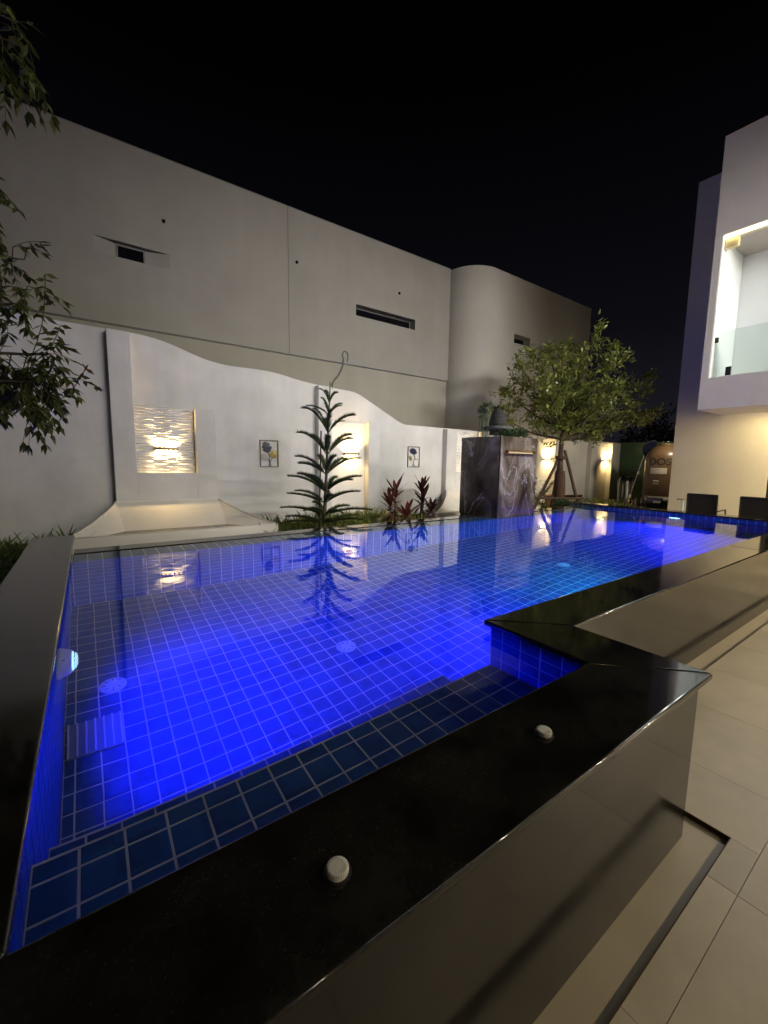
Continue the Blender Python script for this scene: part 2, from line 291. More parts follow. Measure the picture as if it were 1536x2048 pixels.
# ------------------------------------------------------------------ mesh helpers (all in world coordinates)
class MB:
    def __init__(s): s.v = []; s.f = []
    def poly(s, pts):
        k = len(s.v); s.v += [tuple(p) for p in pts]; s.f.append(tuple(range(k, k + len(pts)))); return s
    def box(s, x0, x1, y0, y1, z0, z1):
        k = len(s.v)
        s.v += [(x0, y0, z0), (x1, y0, z0), (x1, y1, z0), (x0, y1, z0), (x0, y0, z1), (x1, y0, z1), (x1, y1, z1), (x0, y1, z1)]
        s.f += [tuple(k + i for i in q) for q in ((0, 3, 2, 1), (4, 5, 6, 7), (0, 1, 5, 4), (1, 2, 6, 5), (2, 3, 7, 6), (3, 0, 4, 7))]
        return s
    def prism(s, pts, z0, z1):
        k = len(s.v); n = len(pts)
        s.v += [(p[0], p[1], z0) for p in pts] + [(p[0], p[1], z1) for p in pts]
        s.f.append(tuple(k + i for i in reversed(range(n)))); s.f.append(tuple(k + n + i for i in range(n)))
        for i in range(n):
            j = (i + 1) % n; s.f.append((k + i, k + j, k + n + j, k + n + i))
        return s
    def prism_y(s, pts, y0, y1):
        """outline in (x, z), extruded along y"""
        k = len(s.v); n = len(pts)
        s.v += [(p[0], y0, p[1]) for p in pts] + [(p[0], y1, p[1]) for p in pts]
        s.f.append(tuple(k + i for i in range(n))); s.f.append(tuple(k + n + i for i in reversed(range(n))))
        for i in range(n):
            j = (i + 1) % n; s.f.append((k + j, k + i, k + n + i, k + n + j))
        return s
    def tube(s, pts, radii, n=6, cap=True):
        pts = [Vector(p) for p in pts]
        if not isinstance(radii, (list, tuple)): radii = [radii] * len(pts)
        k = len(s.v); up = None
        for i, p in enumerate(pts):
            d = (pts[min(i + 1, len(pts) - 1)] - pts[max(i - 1, 0)])
            d = d.normalized() if d.length > 1e-9 else Vector((0, 0, 1))
            if up is None:
                a = Vector((0, 0, 1)) if abs(d.z) < 0.9 else Vector((1, 0, 0)); up = (a - d * a.dot(d)).normalized()
            else:
                up = (up - d * up.dot(d)); up = up.normalized() if up.length > 1e-6 else Vector((1, 0, 0))
            sd = d.cross(up)
            for j in range(n):
                a = 2 * math.pi * j / n
                s.v.append(tuple(p + (up * math.cos(a) + sd * math.sin(a)) * radii[i]))
        for i in range(len(pts) - 1):
            for j in range(n):
                a = k + i * n + j; b = k + i * n + (j + 1) % n
                s.f.append((a, b, b + n, a + n))
        if cap:
            s.f.append(tuple(k + j for j in reversed(range(n)))); e = k + (len(pts) - 1) * n; s.f.append(tuple(e + j for j in range(n)))
        return s
    def lathe(s, prof, c, n=24, axis='z', ribs=0, ribd=0.0):
        """prof: (radius, height) pairs about axis through c"""
        k = len(s.v)
        for (r, h) in prof:
            for j in range(n):
                a = 2 * math.pi * j / n
                rr = r
                if ribs and r > 0: rr = r + (ribd if (j % 2) else 0)
                p = (rr * math.cos(a), rr * math.sin(a), h)
                if axis == 'x': p = (p[2], p[0], p[1])
                elif axis == '-x': p = (-p[2], p[1], p[0])
                elif axis == 'y': p = (p[1], p[2], p[0])
                s.v.append((c[0] + p[0], c[1] + p[1], c[2] + p[2]))
        for i in range(len(prof) - 1):
            for j in range(n):
                a = k + i * n + j; b = k + i * n + (j + 1) % n
                s.f.append((a, b, b + n, a + n))
        s.f.append(tuple(k + j for j in reversed(range(n)))); e = k + (len(prof) - 1) * n; s.f.append(tuple(e + j for j in range(n)))
        return s
    def leaf(s, p, d, nrm, L, W, fold=0.15, droop=0.0):
        p = Vector(p); d = Vector(d).normalized(); nrm = Vector(nrm)
        nrm = nrm - d * nrm.dot(d)
        nrm = nrm.normalized() if nrm.length > 1e-6 else d.orthogonal().normalized()
        sd = d.cross(nrm)
        mid = p + d * (L * 0.45) - nrm * (W * fold); tip = p + d * L - nrm * (droop * L)
        a = p + d * (L * 0.42) + sd * (W / 2); b = p + d * (L * 0.42) - sd * (W / 2)
        k = len(s.v); s.v += [tuple(p), tuple(a), tuple(mid), tuple(b), tuple(tip)]
        s.f += [(k, k + 1, k + 2), (k, k + 2, k + 3), (k + 1, k + 4, k + 2), (k + 2, k + 4, k + 3)]
        return s
    def blade(s, p, d, side, L, W, arch, seg=4):
        """long arching strap leaf"""
        p = Vector(p); d = Vector(d).normalized(); side = Vector(side).normalized(); k = len(s.v)
        for i in range(seg + 1):
            t = i / seg; q = p + d * (L * t) + Vector((0, 0, -1)) * (arch * L * t * t)
            wd = W * (0.35 + 1.9 * t * (1 - t) + 0.2 * (1 - t)) * (1 if i < seg else 0.05)
            s.v += [tuple(q + side * wd / 2), tuple(q - side * wd / 2)]
        for i in range(seg):
            a = k + 2 * i; s.f.append((a, a + 1, a + 3, a + 2))
        return s

ORG = {}
def mesh_of(name, mb, origin, smooth=False, fix=False):
    me = bpy.data.meshes.new(name)
    o = Vector(origin)
    me.from_pydata([tuple(Vector(v) - o) for v in mb.v], [], mb.f)
    if fix:
        bm = bmesh.new(); bm.from_mesh(me); bmesh.ops.recalc_face_normals(bm, faces=bm.faces); bm.to_mesh(me); bm.free()
    if smooth:
        me.polygons.foreach_set('use_smooth', [True] * len(me.polygons))
    me.update(); return me
def obj(name, mb, material, parent=None, smooth=False, bevel=0.0, fix=True, seg=2):
    org = ORG[parent] if parent is not None else Vector((0, 0, 0))
    me = mesh_of(name, mb, org, False, fix)
    if bevel:
        bm = bmesh.new(); bm.from_mesh(me)
        bmesh.ops.remove_doubles(bm, verts=bm.verts, dist=1e-5)
        ed = [e for e in bm.edges if len(e.link_faces) == 2 and e.calc_face_angle(0) > R(30)]
        bmesh.ops.bevel(bm, geom=ed, offset=bevel, segments=seg, affect='EDGES', profile=0.5, clamp_overlap=True)
        bm.to_mesh(me); bm.free()
    if smooth:
        me.polygons.foreach_set('use_smooth', [True] * len(me.polygons))
        try: me.set_sharp_from_angle(angle=R(40))
        except Exception: pass
    me.materials.append(M[material] if isinstance(material, str) else material)
    o = bpy.data.objects.new(name, me); col.objects.link(o)
    if parent is not None: o.parent = parent
    ORG[o] = Vector(org)
    return o
def tag(o, label=None, cat=None, group=None, kind=None):
    if label: o['label'] = label
    if cat: o['category'] = cat
    if group: o['group'] = group
    if kind: o['kind'] = kind
    return o
def thing(name, loc, label, cat, group=None):
    o = bpy.data.objects.new(name, None); col.objects.link(o); o.location = loc; o.empty_display_size = 0.1
    ORG[o] = Vector(loc); return tag(o, label, cat, group)
def copy_tree(o, parent=None):
    c = o.copy(); col.objects.link(c); c.parent = parent; ORG[c] = ORG[o]
    for ch in list(o.children): copy_tree(ch, c)
    return c
def single(name, mb, material, base, label, cat, group=None, **kw):
    """a thing that is one mesh, its origin at its base"""
    ORG_tmp = Vector(base); me_o = None
    e = bpy.data.objects.new('tmp', None); ORG[e] = ORG_tmp
    me_o = obj(name, mb, material, e, **kw); me_o.parent = None; me_o.location = base
    bpy.data.objects.remove(e); ORG[me_o] = ORG_tmp
    return tag(me_o, label, cat, group)
def area(name, loc, direction, sx, sy, power, color, parent=None, spread=180, shape='RECTANGLE'):
    l = bpy.data.lights.new(name, 'AREA'); l.shape = shape; l.size = sx; l.size_y = sy; l.energy = power; l.color = color; l.spread = R(spread)
    o = bpy.data.objects.new(name, l); col.objects.link(o)
    o.rotation_euler = Vector(direction).to_track_quat('-Z', 'Y').to_euler()
    o.location = Vector(loc) - (ORG[parent] if parent is not None else Vector((0, 0, 0)))
    if parent is not None: o.parent = parent
    ORG[o] = Vector((0, 0, 0)); return o
def spot(name, loc, direction, power, color, size, blend, radius=0.03, parent=None):
    l = bpy.data.lights.new(name, 'SPOT'); l.energy = power; l.color = color; l.spot_size = R(size); l.spot_blend = blend; l.shadow_soft_size = radius
    o = bpy.data.objects.new(name, l); col.objects.link(o)
    o.rotation_euler = Vector(direction).to_track_quat('-Z', 'Y').to_euler()
    o.location = Vector(loc) - (ORG[parent] if parent is not None else Vector((0, 0, 0)))
    if parent is not None: o.parent = parent
    ORG[o] = Vector((0, 0, 0)); return o
def wall_holes_y(mb, x0, x1, z0, z1, y0, y1, holes):
    """wall slab facing -y with rectangular openings (xa, xb, za, zb)"""
    xs = sorted({x0, x1, *[h[0] for h in holes], *[h[1] for h in holes]}); zs = sorted({z0, z1, *[h[2] for h in holes], *[h[3] for h in holes]})
    for i in range(len(xs) - 1):
        for j in range(len(zs) - 1):
            cx, cz = (xs[i] + xs[i + 1]) / 2, (zs[j] + zs[j + 1]) / 2
            if any(h[0] < cx < h[1] and h[2] < cz < h[3] for h in holes): continue
            mb.poly([(xs[i], y0, zs[j]), (xs[i + 1], y0, zs[j]), (xs[i + 1], y0, zs[j + 1]), (xs[i], y0, zs[j + 1])])
    for (a, b, c, d) in holes:
        mb.poly([(a, y0, c), (a, y1, c), (b, y1, c), (b, y0, c)]); mb.poly([(a, y0, d), (b, y0, d), (b, y1, d), (a, y1, d)])
        mb.poly([(a, y0, c), (a, y0, d), (a, y1, d), (a, y1, c)]); mb.poly([(b, y0, c), (b, y1, c), (b, y1, d), (b, y0, d)])
    mb.poly([(x0, y0, z1), (x1, y0, z1), (x1, y1, z1), (x0, y1, z1)])
    mb.poly([(x0, y0, z0), (x0, y0, z1), (x0, y1, z1), (x0, y1, z0)]); mb.poly([(x1, y0, z0), (x1, y1, z0), (x1, y1, z1), (x1, y0, z1)])
    return mb
def spline(pts, n=8):
    out = []
    P = [Vector(p) for p in pts]
    for i in range(len(P) - 1):
        a, b, c, d = P[max(i - 1, 0)], P[i], P[i + 1], P[min(i + 2, len(P) - 1)]
        for k in range(n):
            t = k / n
            out.append(0.5 * ((2 * b) + (c - a) * t + (2 * a - 5 * b + 4 * c - d) * t * t + (3 * b - a - 3 * c + d) * t ** 3))
    out.append(P[-1]); return out

# ================================================================== THE SETTING
g = MB().box(-300, 300, -300, 300, -0.6, -0.25)
# the sheet has the pool's pit cut out of it: four strips round the basin
g = MB()
for a in ((-300, 300, -300, 0.2), (-300, 300, 4.9, 300)): g.box(a[0], a[1], a[2], a[3], -0.9, -0.06)
g.box(-300, -0.55, 0.2, 4.9, -0.9, -0.06); g.box(8.3, 300, 0.2, 4.9, -0.9, -0.06)
tag(obj('ground', g, 'ground'), kind='structure')
b = MB().box(-8, 14.2, 4.425, 6.79, -0.05, 0.30).box(-8, -0.47, 0.2, 4.425, -0.05, 0.30)
tag(obj('garden_bed', b, 'soil'), kind='structure')

# ---- deck: porcelain tiles on a bed, a sunk gutter along the pool wall
deck = obj('deck', MB().box(-5, 14.2, -7, 0.494, -0.059, -0.045).box(1.776, 14.2, 0.494, 1.035, -0.059, -0.045).box(8.1, 14.2, 1.035, 4.42, -0.059, -0.045), 'deckbase')
tag(deck, kind='structure')
XJ = [1.648 + 0.605 * k for k in range(-11, 15)]; YJ = [0.295 - 0.605 * k for k in range(0, 12)]
rects = []
for i in range(len(XJ) - 1):
    for j in range(len(YJ) - 1): rects.append((XJ[i], XJ[i + 1], YJ[j + 1], YJ[j]))
    a, c = XJ[i], XJ[i + 1]
    if c <= 1.7: rects.append((a, c, 0.295, 0.379))
    elif a < 1.7: rects += [(a, 1.896, 0.295, 0.379), (1.896, c, 0.295, 0.917)]
    else: rects.append((a, c, 0.295, 0.917))
YF = [0.917 + 0.605 * k for k in range(0, 7)]
for i in range(3):
    xa = 8.22 + 0.605 * i
    for j in range(len(YF) - 1): rects.append((xa, min(xa + 0.605, 9.99), YF[j], min(YF[j + 1], 4.42)))
unit = {}
rnd = random.Random(5)
for (x0, x1, y0, y1) in rects:
    key = (round(x1 - x0, 3), round(y1 - y0, 3))
    if key not in unit:
        q = MB().box(0.0009, key[0] - 0.0009, 0.0009, key[1] - 0.0009, -0.012, 0.0)
        me = mesh_of('floor_tile', q, (0, 0, 0), fix=True); me.materials.append(M['deck']); unit[key] = me
    o = bpy.data.objects.new('floor_tile', unit[key]); col.objects.link(o); o.parent = deck; o.location = (x0, y0, rnd.uniform(-0.0006, 0.0004))
gut = MB().box(-5, 1.776, 0.381, 0.494, -0.044, -0.020).box(1.776, 1.894, 0.381, 1.035, -0.044, -0.020).box(1.894, 8.22, 0.919, 1.035, -0.044, -0.020)
obj('gutter', gut, 'gutter', deck)
edge = MB().box(-5, 1.8935, 0.3775, 0.3808, -0.0195, 0.001).box(1.8935, 1.8965, 0.3775, 0.919, -0.0195, 0.001).box(1.8965, 8.22, 0.9165, 0.919, -0.0195, 0.001)
obj('gutter_edge', edge, 'darkedge', deck)

# ================================================================== SWIMMING POOL
XL, XE, YF_, YN, YS, XN = -0.17, 7.85, 3.93, 1.245, 0.735, 1.524      # left wall, end wall, far wall, near wall, alcove wall, alcove side
ZF, ZB, ZS, ZW, ZC = -0.58, 0.23, -0.17, 0.588, 0.646
pool = thing('swimming_pool', (3.8, 2.4, -0.02), 'long raised pool of small blue tiles with black stone coping, lit blue', 'pool')
def prt(name, mb, material, **kw): return obj(name, mb, material, pool, **kw)
T = 0.008                                                               # tile thickness over the grout bed
p_floor = prt('pool_floor', MB().box(XL, XE, YN, YF_, ZF - 0.15, ZF - 0.0018), 'grout')
p_far = prt('far_wall', MB().box(XL - 0.2, XE + 0.1, YF_ + 0.0018, 4.219, ZF - 0.15, 0.5632), 'grout')
p_left = prt('left_wall', MB().box(XL - 0.25, XL - 0.0018, 0.5, 4.88, ZF - 0.15, 0.6205), 'grout')
p_end = prt('end_wall', MB().box(XE + 0.0018, 8.09, 1.0, 4.58, ZF - 0.15, 0.6205), 'grout')
p_near = prt('near_wall', MB().box(XN + 0.0018, XE, 1.045, YN - 0.0018, ZF - 0.15, 0.6205), 'grout')
p_alc = prt('alcove_wall', MB().box(XL - 0.2, XN, 0.505, YS - 0.0018, ZF - 0.15, 0.6205).box(XN + 0.0018, 1.765, 0.505, 1.045, ZF - 0.15, 0.6200), 'grout')
p_bench = prt('bench', MB().box(XL, XN, YS, 1.24 - 0.0018, ZF, ZB - 0.0018), 'grout')
p_step = prt('step', MB().box(XL, XN, 1.234, 1.56 - 0.0018, ZF, ZS - 0.0018), 'grout')

# unit tile: 1 x 1 plate in xy, softened rim, top at z = 0
ut = MB(); k = 0.035
ut.v = [(-.5, -.5, -T), (.5, -.5, -T), (.5, .5, -T), (-.5, .5, -T), (-.5, -.5, -0.0018), (.5, -.5, -0.0018), (.5, .5, -0.0018), (-.5, .5, -0.0018),
        (-.5 + k, -.5 + k, 0), (.5 - k, -.5 + k, 0), (.5 - k, .5 - k, 0), (-.5 + k, .5 - k, 0)]
ut.f = [(8, 9, 10, 11)] + [(4 + i, 4 + (i + 1) % 4, 8 + (i + 1) % 4, 8 + i) for i in range(4)] + [(i, (i + 1) % 4, 4 + (i + 1) % 4, 4 + i) for i in range(4)]
tile_me = mesh_of('tile', ut, (0, 0, 0)); tile_me.materials.append(M['tile'])
GAP = 0.0064
tiles = []                                                              # (centre, u axis, v axis, normal, su, sv, owner)
def lines(a, b, off):
    k0 = math.ceil((a - off) / 0.1 + 1e-6); L = [a]
    while off + 0.1 * k0 < b - 1e-6:
        v = off + 0.1 * k0
        if v - L[-1] > 0.012: L.append(v)
        k0 += 1
    if b - L[-1] < 0.012: L.pop()
    L.append(b); return L
def field(owner, o, u, v, n, ul, vl, skip=None):
    o, u, v, n = Vector(o), Vector(u), Vector(v), Vector(n)
    for i in range(len(ul) - 1):
        for j in range(len(vl) - 1):
            cu, cv = (ul[i] + ul[i + 1]) / 2, (vl[j] + vl[j + 1]) / 2
            if skip and skip(cu, cv): continue
            tiles.append((o + u * cu + v * cv, u, v, n, ul[i + 1] - ul[i] - GAP, vl[j + 1] - vl[j] - GAP, owner))
X_, Y_, Z_ = (1, 0, 0), (0, 1, 0), (0, 0, 1)
field(p_floor, (0, 0, ZF), X_, Y_, Z_, lines(XL, XE, -0.026), lines(YN, YF_, 0.08), lambda a, c: a < XN and c < 1.56)
field(p_bench, (0, 0, ZB), X_, Y_, Z_, lines(XL, XN, 0.025), lines(YS, 1.24, 0.08))
field(p_step, (0, 0, ZS), X_, Y_, Z_, lines(XL, XN, 0.025), lines(1.24, 1.56, 0.06))
field(p_step, (0, 1.56, 0), (-1, 0, 0), Z_, Y_, [-q for q in reversed(lines(XL, XN, 0.025))], lines(ZF, ZS, 0.03))
field(p_bench, (0, 1.24, 0), (-1, 0, 0), Z_, Y_, [-q for q in reversed(lines(XL, XN, 0.025))], lines(ZS, ZB, 0.03))
field(p_alc, (XN, 0, 0), (0, -1, 0), Z_, (-1, 0, 0), [-q for q in reversed(lines(YS, YN, 0.08))], lines(ZF, 0.6205, 0.02), lambda a, c: c < ZS)
field(p_alc, (0, YS, 0), (-1, 0, 0), Z_, Y_, [-q for q in reversed(lines(XL, XN, 0.025))], lines(ZB, 0.6205, 0.02))
field(p_far, (0, YF_, 0), X_, Z_, (0, -1, 0), lines(XL, XE, 0.055), lines(ZF, 0.565, 0.02))
field(p_far, (0, 0, 0.565), X_, Y_, Z_, lines(XL, XE, 0.055), [YF_, 4.219])
field(p_left, (XL, 0, 0), Y_, Z_, X_, lines(YS, 4.22, 0.08), lines(ZF, 0.6205, 0.02))
field(p_end, (XE, 0, 0), (0, -1, 0), Z_, (-1, 0, 0), [-q for q in reversed(lines(YN, 4.58, 0.03))], lines(ZF, 0.6205, 0.02))
field(p_near, (0, YN, 0), (-1, 0, 0), Z_, Y_, [-q for q in reversed(lines(XN, XE, 0.025))], lines(ZF, 0.6205, 0.02))
def seen(t):
    """how large a tile shows: the sight line must pass the opening between the copings"""
    c, u, v, n, su, sv, ow = t
    d = EYE - c
    cosn = d.normalized().dot(n)
    if cosn <= 0.02: return 0
    q = c + d * ((ZC - c.z) / d.z) if c.z < ZC else c
    if not (-0.142 < q.x < 7.83 and q.y < 4.2): return 0
    if q.y < (0.763 if q.x < 1.497 else 1.273): return 0
    if c.z < ZB and c.y > 1.24 and n.z > 0.5:                            # hidden under the bench lip
        q2 = c + d * ((ZB - c.z) / d.z)
        if q2.y < 1.24 and q2.x < XN: return 0
    e = c - EYE; dep = e.dot(FWD)
    if dep <= 0.2: return 0
    px = e.dot(RIGHT) / dep; py = e.dot(DOWN) / dep
    if abs(px) > 0.93 or abs(py) > 1.24: return 0
    return su * sv * cosn / d.length_squared
order = sorted(range(len(tiles)), key=lambda i: -seen(tiles[i]))
mats_done = set(order[:300])
rest = MB()
for i, (c, u, v, n, su, sv, ow) in enumerate(tiles):
    mt4 = Matrix(((u.x * su, v.x * sv, n.x, c.x), (u.y * su, v.y * sv, n.y, c.y), (u.z * su, v.z * sv, n.z, c.z), (0, 0, 0, 1)))
    if i in mats_done:
        o = bpy.data.objects.new('tile', tile_me); col.objects.link(o); o.parent = ow
        mm = mt4.copy(); mm.translation = c - ORG[ow]; o.matrix_local = mm
    else:
        k = len(rest.v); rest.v += [tuple(mt4 @ Vector(p)) for p in ut.v]; rest.f += [tuple(k + a for a in f) for f in ut.f]
tag(obj('tile_field', rest, 'tile', pool, fix=False), kind='stuff')

obj('edge_joint', MB().box(XL, XN, 1.2335, 1.2412, ZB - 0.01, ZB + 0.0008), 'grout', p_bench)
obj('edge_joint', MB().box(XL, XN, 1.5535, 1.5612, ZS - 0.01, ZS + 0.0008), 'grout', p_step)
obj('corner_joint', MB().box(XN - 0.0012, XN + 0.004, YN - 0.006, YN + 0.0012, ZF, 0.6200), 'grout', p_alc)
# coping slabs (mitred), overflow rim, outer cladding
def slab(name, pts, z0=0.621, z1=ZC, bv=0.008, material='stone', parent=None):
    cx = sum(p[0] for p in pts) / len(pts); cy_ = sum(p[1] for p in pts) / len(pts)
    mb = MB().prism(pts, z0, z1)
    ob = obj(name, mb, material, parent or pool, bevel=bv, seg=4)
    ob.data.polygons.foreach_set('use_smooth', [p.area < 0.02 and min((v2 for v2 in [abs(p.normal.x), abs(p.normal.y), abs(p.normal.z)]), default=0) >= 0 and abs(p.normal.z) < 0.98 and abs(p.normal.z) > 0.02 for p in ob.data.polygons])
    return ob
j = 0.0008
slab('coping_slab', [(-0.458, 0.462 + 2 * j), (-0.142, 0.763 + 2 * j), (-0.142, 4.91), (-0.458, 4.91)])
slab('coping_slab', [(-0.458, 0.462), (1.80, 0.462), (1.497, 0.763 - j), (-0.142, 0.763)])
slab('coping_slab', [(1.80, 0.462 + 2 * j), (1.80, 0.993 - j), (1.497, 1.273 - j), (1.497, 0.763 + j)])
slab('coping_slab', [(1.80, 0.993), (4.92, 0.993), (4.92, 1.273), (1.497, 1.273)])
slab('coping_slab', [(4.9216, 0.993), (8.13, 0.993), (7.83, 1.273), (4.9216, 1.273)])
slab('coping_slab', [(8.13, 0.993 + 2 * j), (8.13, 4.6), (7.83, 4.6), (7.83, 1.273 + 2 * j)])
slab('rim_slab', [(-0.139, 4.22), (4.92, 4.22), (4.92, 4.42), (-0.139, 4.42)], 0.50, 0.595, 0.004)
slab('rim_slab', [(5.83, 4.22), (7.84, 4.22), (7.84, 4.42), (5.83, 4.42)], 0.50, 0.595, 0.004)
cl = [((-0.43, 1.776), 0), ]
prt('cladding_panel', MB().box(-0.44, 1.776, 0.494, 0.504, -0.020, 0.6205), 'clad')
prt('cladding_panel', MB().box(1.766, 1.776, 0.5042, 1.0448, -0.020, 0.6205), 'clad')
prt('cladding_panel', MB().box(1.7762, 4.92, 1.035, 1.0448, -0.020, 0.6205), 'clad')
prt('cladding_panel', MB().box(4.9205, 8.10, 1.035, 1.0448, -0.020, 0.6205), 'clad')
prt('cladding_panel', MB().box(8.0905, 8.10, 1.045, 4.58, -0.045, 0.6205), 'clad')
prt('cladding_panel', MB().box(-0.44, -0.4305, 0.5042, 4.88, 0.0, 0.6205), 'clad')
# floor fittings: three round covers, a slatted suction grille
def floor_fit(x, y, r=0.07):
    o = prt('floor_inlet', MB().lathe([(r, 0), (r, 0.006), (r * 0.86, 0.012), (r * 0.45, 0.014), (r * 0.42, 0.010), (0.002, 0.010)], (x, y, ZF), 24), 'poolplastic', smooth=True)
    kk = MB()
    for a in range(8):
        an = a * math.pi / 4; c, s_ = math.cos(an), math.sin(an)
        kk.tube([(x + c * r * 0.5, y + s_ * r * 0.5, ZF + 0.0135), (x + c * r * 0.8, y + s_ * r * 0.8, ZF + 0.0135)], 0.003, 4)
    obj('slot_ring', kk, 'framegrey', o)
floor_fit(1.415, 2.427); floor_fit(0.045, 2.748); floor_fit(4.158, 2.462)
gr = prt('suction_grille', MB().box(-0.16, 0.07, 2.268, 2.50, ZF, ZF + 0.010), 'grillebase', bevel=0.003)
for i in range(7):
    xx = -0.157 + i * 0.0364
    obj('slat', MB().box(xx, xx + 0.0065, 2.272, 2.496, ZF + 0.0102, ZF + 0.020), 'poolplastic', gr)

# water: one sheet with the alcove's outline, flush with the overflow rim
wp = [(XL, YS), (XN, YS), (XN, YN), (XE, YN), (XE, 4.2198), (XL, 4.2198)]
wt = obj('water', MB().poly([(p[0], p[1], ZW) for p in wp]), 'water', fix=False); tag(wt, kind='structure')

# underwater lights
def pool_light(loc, ax, lens, label, power, color, size, blend):
    sgn = {'x': (1, 0, 0), '-x': (-1, 0, 0), 'y': (0, 1, 0)}[ax]
    t = thing('underwater_light', loc, label, 'pool light', 'underwater lights set in the pool walls')
    fl = obj('housing', MB().lathe([(0.118, 0.0), (0.118, 0.008), (0.112, 0.022), (0.098, 0.045), (0.085, 0.055), (0.080, 0.055), (0.078, 0.048)], loc, 32, ax), 'plastic', t, smooth=True)
    obj('lens', MB().lathe([(0.0775, 0.046), (0.074, 0.060), (0.055, 0.072), (0.03, 0.078), (0.002, 0.080)], loc, 32, ax), lens, t, smooth=True)
    for a in range(4):
        an = a * math.pi / 2 + 0.6; c, s_ = math.cos(an) * 0.108, math.sin(an) * 0.108
        p0 = {'x': (0.024, c, s_), '-x': (-0.024, c, s_), 'y': (c, 0.024, s_)}[ax]
        obj('screw_slot', MB().box(loc[0] + p0[0] - 0.006, loc[0] + p0[0] + 0.006, loc[1] + p0[1] - 0.006, loc[1] + p0[1] + 0.006, loc[2] + p0[2] - 0.003, loc[2] + p0[2] + 0.003), 'framegrey', t)
    rib = MB()
    for i in range(-4, 5):
        zz = i * 0.016; hw = math.sqrt(max(0, 0.074 ** 2 - zz * zz)) * 0.92
        pts = []
        for q in range(7):
            f = -1 + q / 3; pp = f * hw; dd = 0.060 + 0.020 * (1 - (pp * pp + zz * zz) / 0.0055)
            pts.append({'x': (dd, pp, zz), '-x': (-dd, pp, zz), 'y': (pp, dd, zz)}[ax])
        rib.tube([Vector(loc) + Vector(p) for p in pts], 0.0032, 4)
    obj('grille', rib, 'navy', t)
    spot('beam', Vector(loc) + Vector(sgn) * 0.10, Vector(sgn) + Vector((0, 0, -0.5)), power, color, size, blend, 0.06, t)
    return t
BLUE = (0.0, 0.007, 1.0)
pool_light((XL, 2.40, 0.15), 'x', 'blue_lens', 'white domed pool light glowing blue on the left pool wall', P_POOL * 1.1, BLUE, 140, 1.0)
pool_light((XE, 2.74, 0.20), '-x', 'blue_lens2', 'bright blue pool light under water on the far end wall by the chairs', P_POOL * 1.35, (0.0, 0.010, 1.0), 126, 0.8)
pool_light((3.7, YN, 0.10), 'y', 'teal_lens', 'pool light giving the greenish glow below the right-hand coping', P_TEAL, (0.0, 0.42, 0.75), 128, 1.0)
for x_, k_, lb in ((2.25, 0.66, 'added unseen blue light under the right-hand coping nearest the shallow alcove'), (5.6, 0.42, 'added unseen blue light under the right-hand coping opposite the marble column')):  # unseen lights added so the blue reaches the middle of the pool
    pool_light((x_, YN, 0.10), 'y', 'blue_lens2', lb, P_POOL * k_, BLUE, 128, 1.0)

# screw caps on the near coping
def cap(x, y, label):
    t = thing('plastic_cap', (x, y, ZC), label, 'plastic cap', 'round white caps on the near coping')
    obj('cap_body', MB().lathe([(0.0195, 0.0), (0.0195, 0.011), (0.0185, 0.0135), (0.016, 0.0145), (0.002, 0.0150)], (x, y, ZC), 56, ribs=1, ribd=0.0012), 'plastic', t)
    rr = MB()
    for a in range(28):
        an = 2 * math.pi * a / 28; c, s_ = math.cos(an), math.sin(an)
        rr.tube([(x + c * 0.0125, y + s_ * 0.0125, ZC + 0.0148), (x + c * 0.018, y + s_ * 0.018, ZC + 0.0142)], 0.0007, 4)
    obj('rib_ring', rr, 'plastic', t)
    obj('base_ring', MB().lathe([(0.026, 0.0), (0.026, 0.0015), (0.021, 0.002), (0.0205, 0.002)], (x, y, ZC), 32), 'black', t)
cap(0.327, 0.588, 'white ribbed cap on the near black coping, nearest the camera')
cap(0.986, 0.607, 'white ribbed cap on the near black coping towards the corner')

# ================================================================== GARDEN WALL
def gy(x, z, Y): 
    s_ = Y / 6.73; return (x * s_, 1.386 + (z - 1.386) * s_)
YW, YP = 6.80, 6.66
gw = thing('garden_wall', (5, YW, 0), 'white garden wall with wavy stepped top and lit niches behind the pool', 'wall')
prof = [(-8, 3.07), (0.85, 3.06), (1.62, 2.805), (2.55, 2.82), (3.05, 2.715), (4.12, 2.655), (5.22, 2.14), (14.25, 2.11)]
prof = [Vector((*gy(*p, YW), 0)) for p in prof]; pf = [(prof[0].x, prof[0].y)]
for i in range(1, len(prof) - 1):
    r0 = 0.32 if i < 5 else 0.14
    a_ = prof[i] + (prof[i - 1] - prof[i]).normalized() * r0; c_ = prof[i] + (prof[i + 1] - prof[i]).normalized() * r0
    for k in range(9):
        t_ = k / 8; q = a_ * (1 - t_) ** 2 + prof[i] * 2 * t_ * (1 - t_) + c_ * t_ * t_; pf.append((q.x, q.y))
pf.append((prof[-1].x, prof[-1].y))
obj('wall_body', MB().prism_y([(-8.1, 0.0)] + [(14.4, 0.0)] + [(x, z) for (x, z) in reversed(pf)], YW, YW + 0.14), 'wall', gw)
def blk(name, x0, x1, z0, z1, y0=YP):
    a = gy(x0, z0, y0); c = gy(x1, z1, y0)
    return obj(name, MB().box(a[0], c[0], y0, YW - 0.002, a[1], c[1]), 'wall', gw, bevel=0.004)
niches = [(0.29, 0.555, 1.34, 1.62, 3.07, 2.13, True), (3.35, 3.61, 4.41, 4.66, 2.70, 2.145, False), (6.46, 6.76, 7.56, 7.82, 2.13, 2.12, True),
          (9.50, 9.80, 10.58, 10.86, 2.11, 2.10, False), (12.49, 12.84, 13.74, 14.06, 2.10, 2.10, False)]
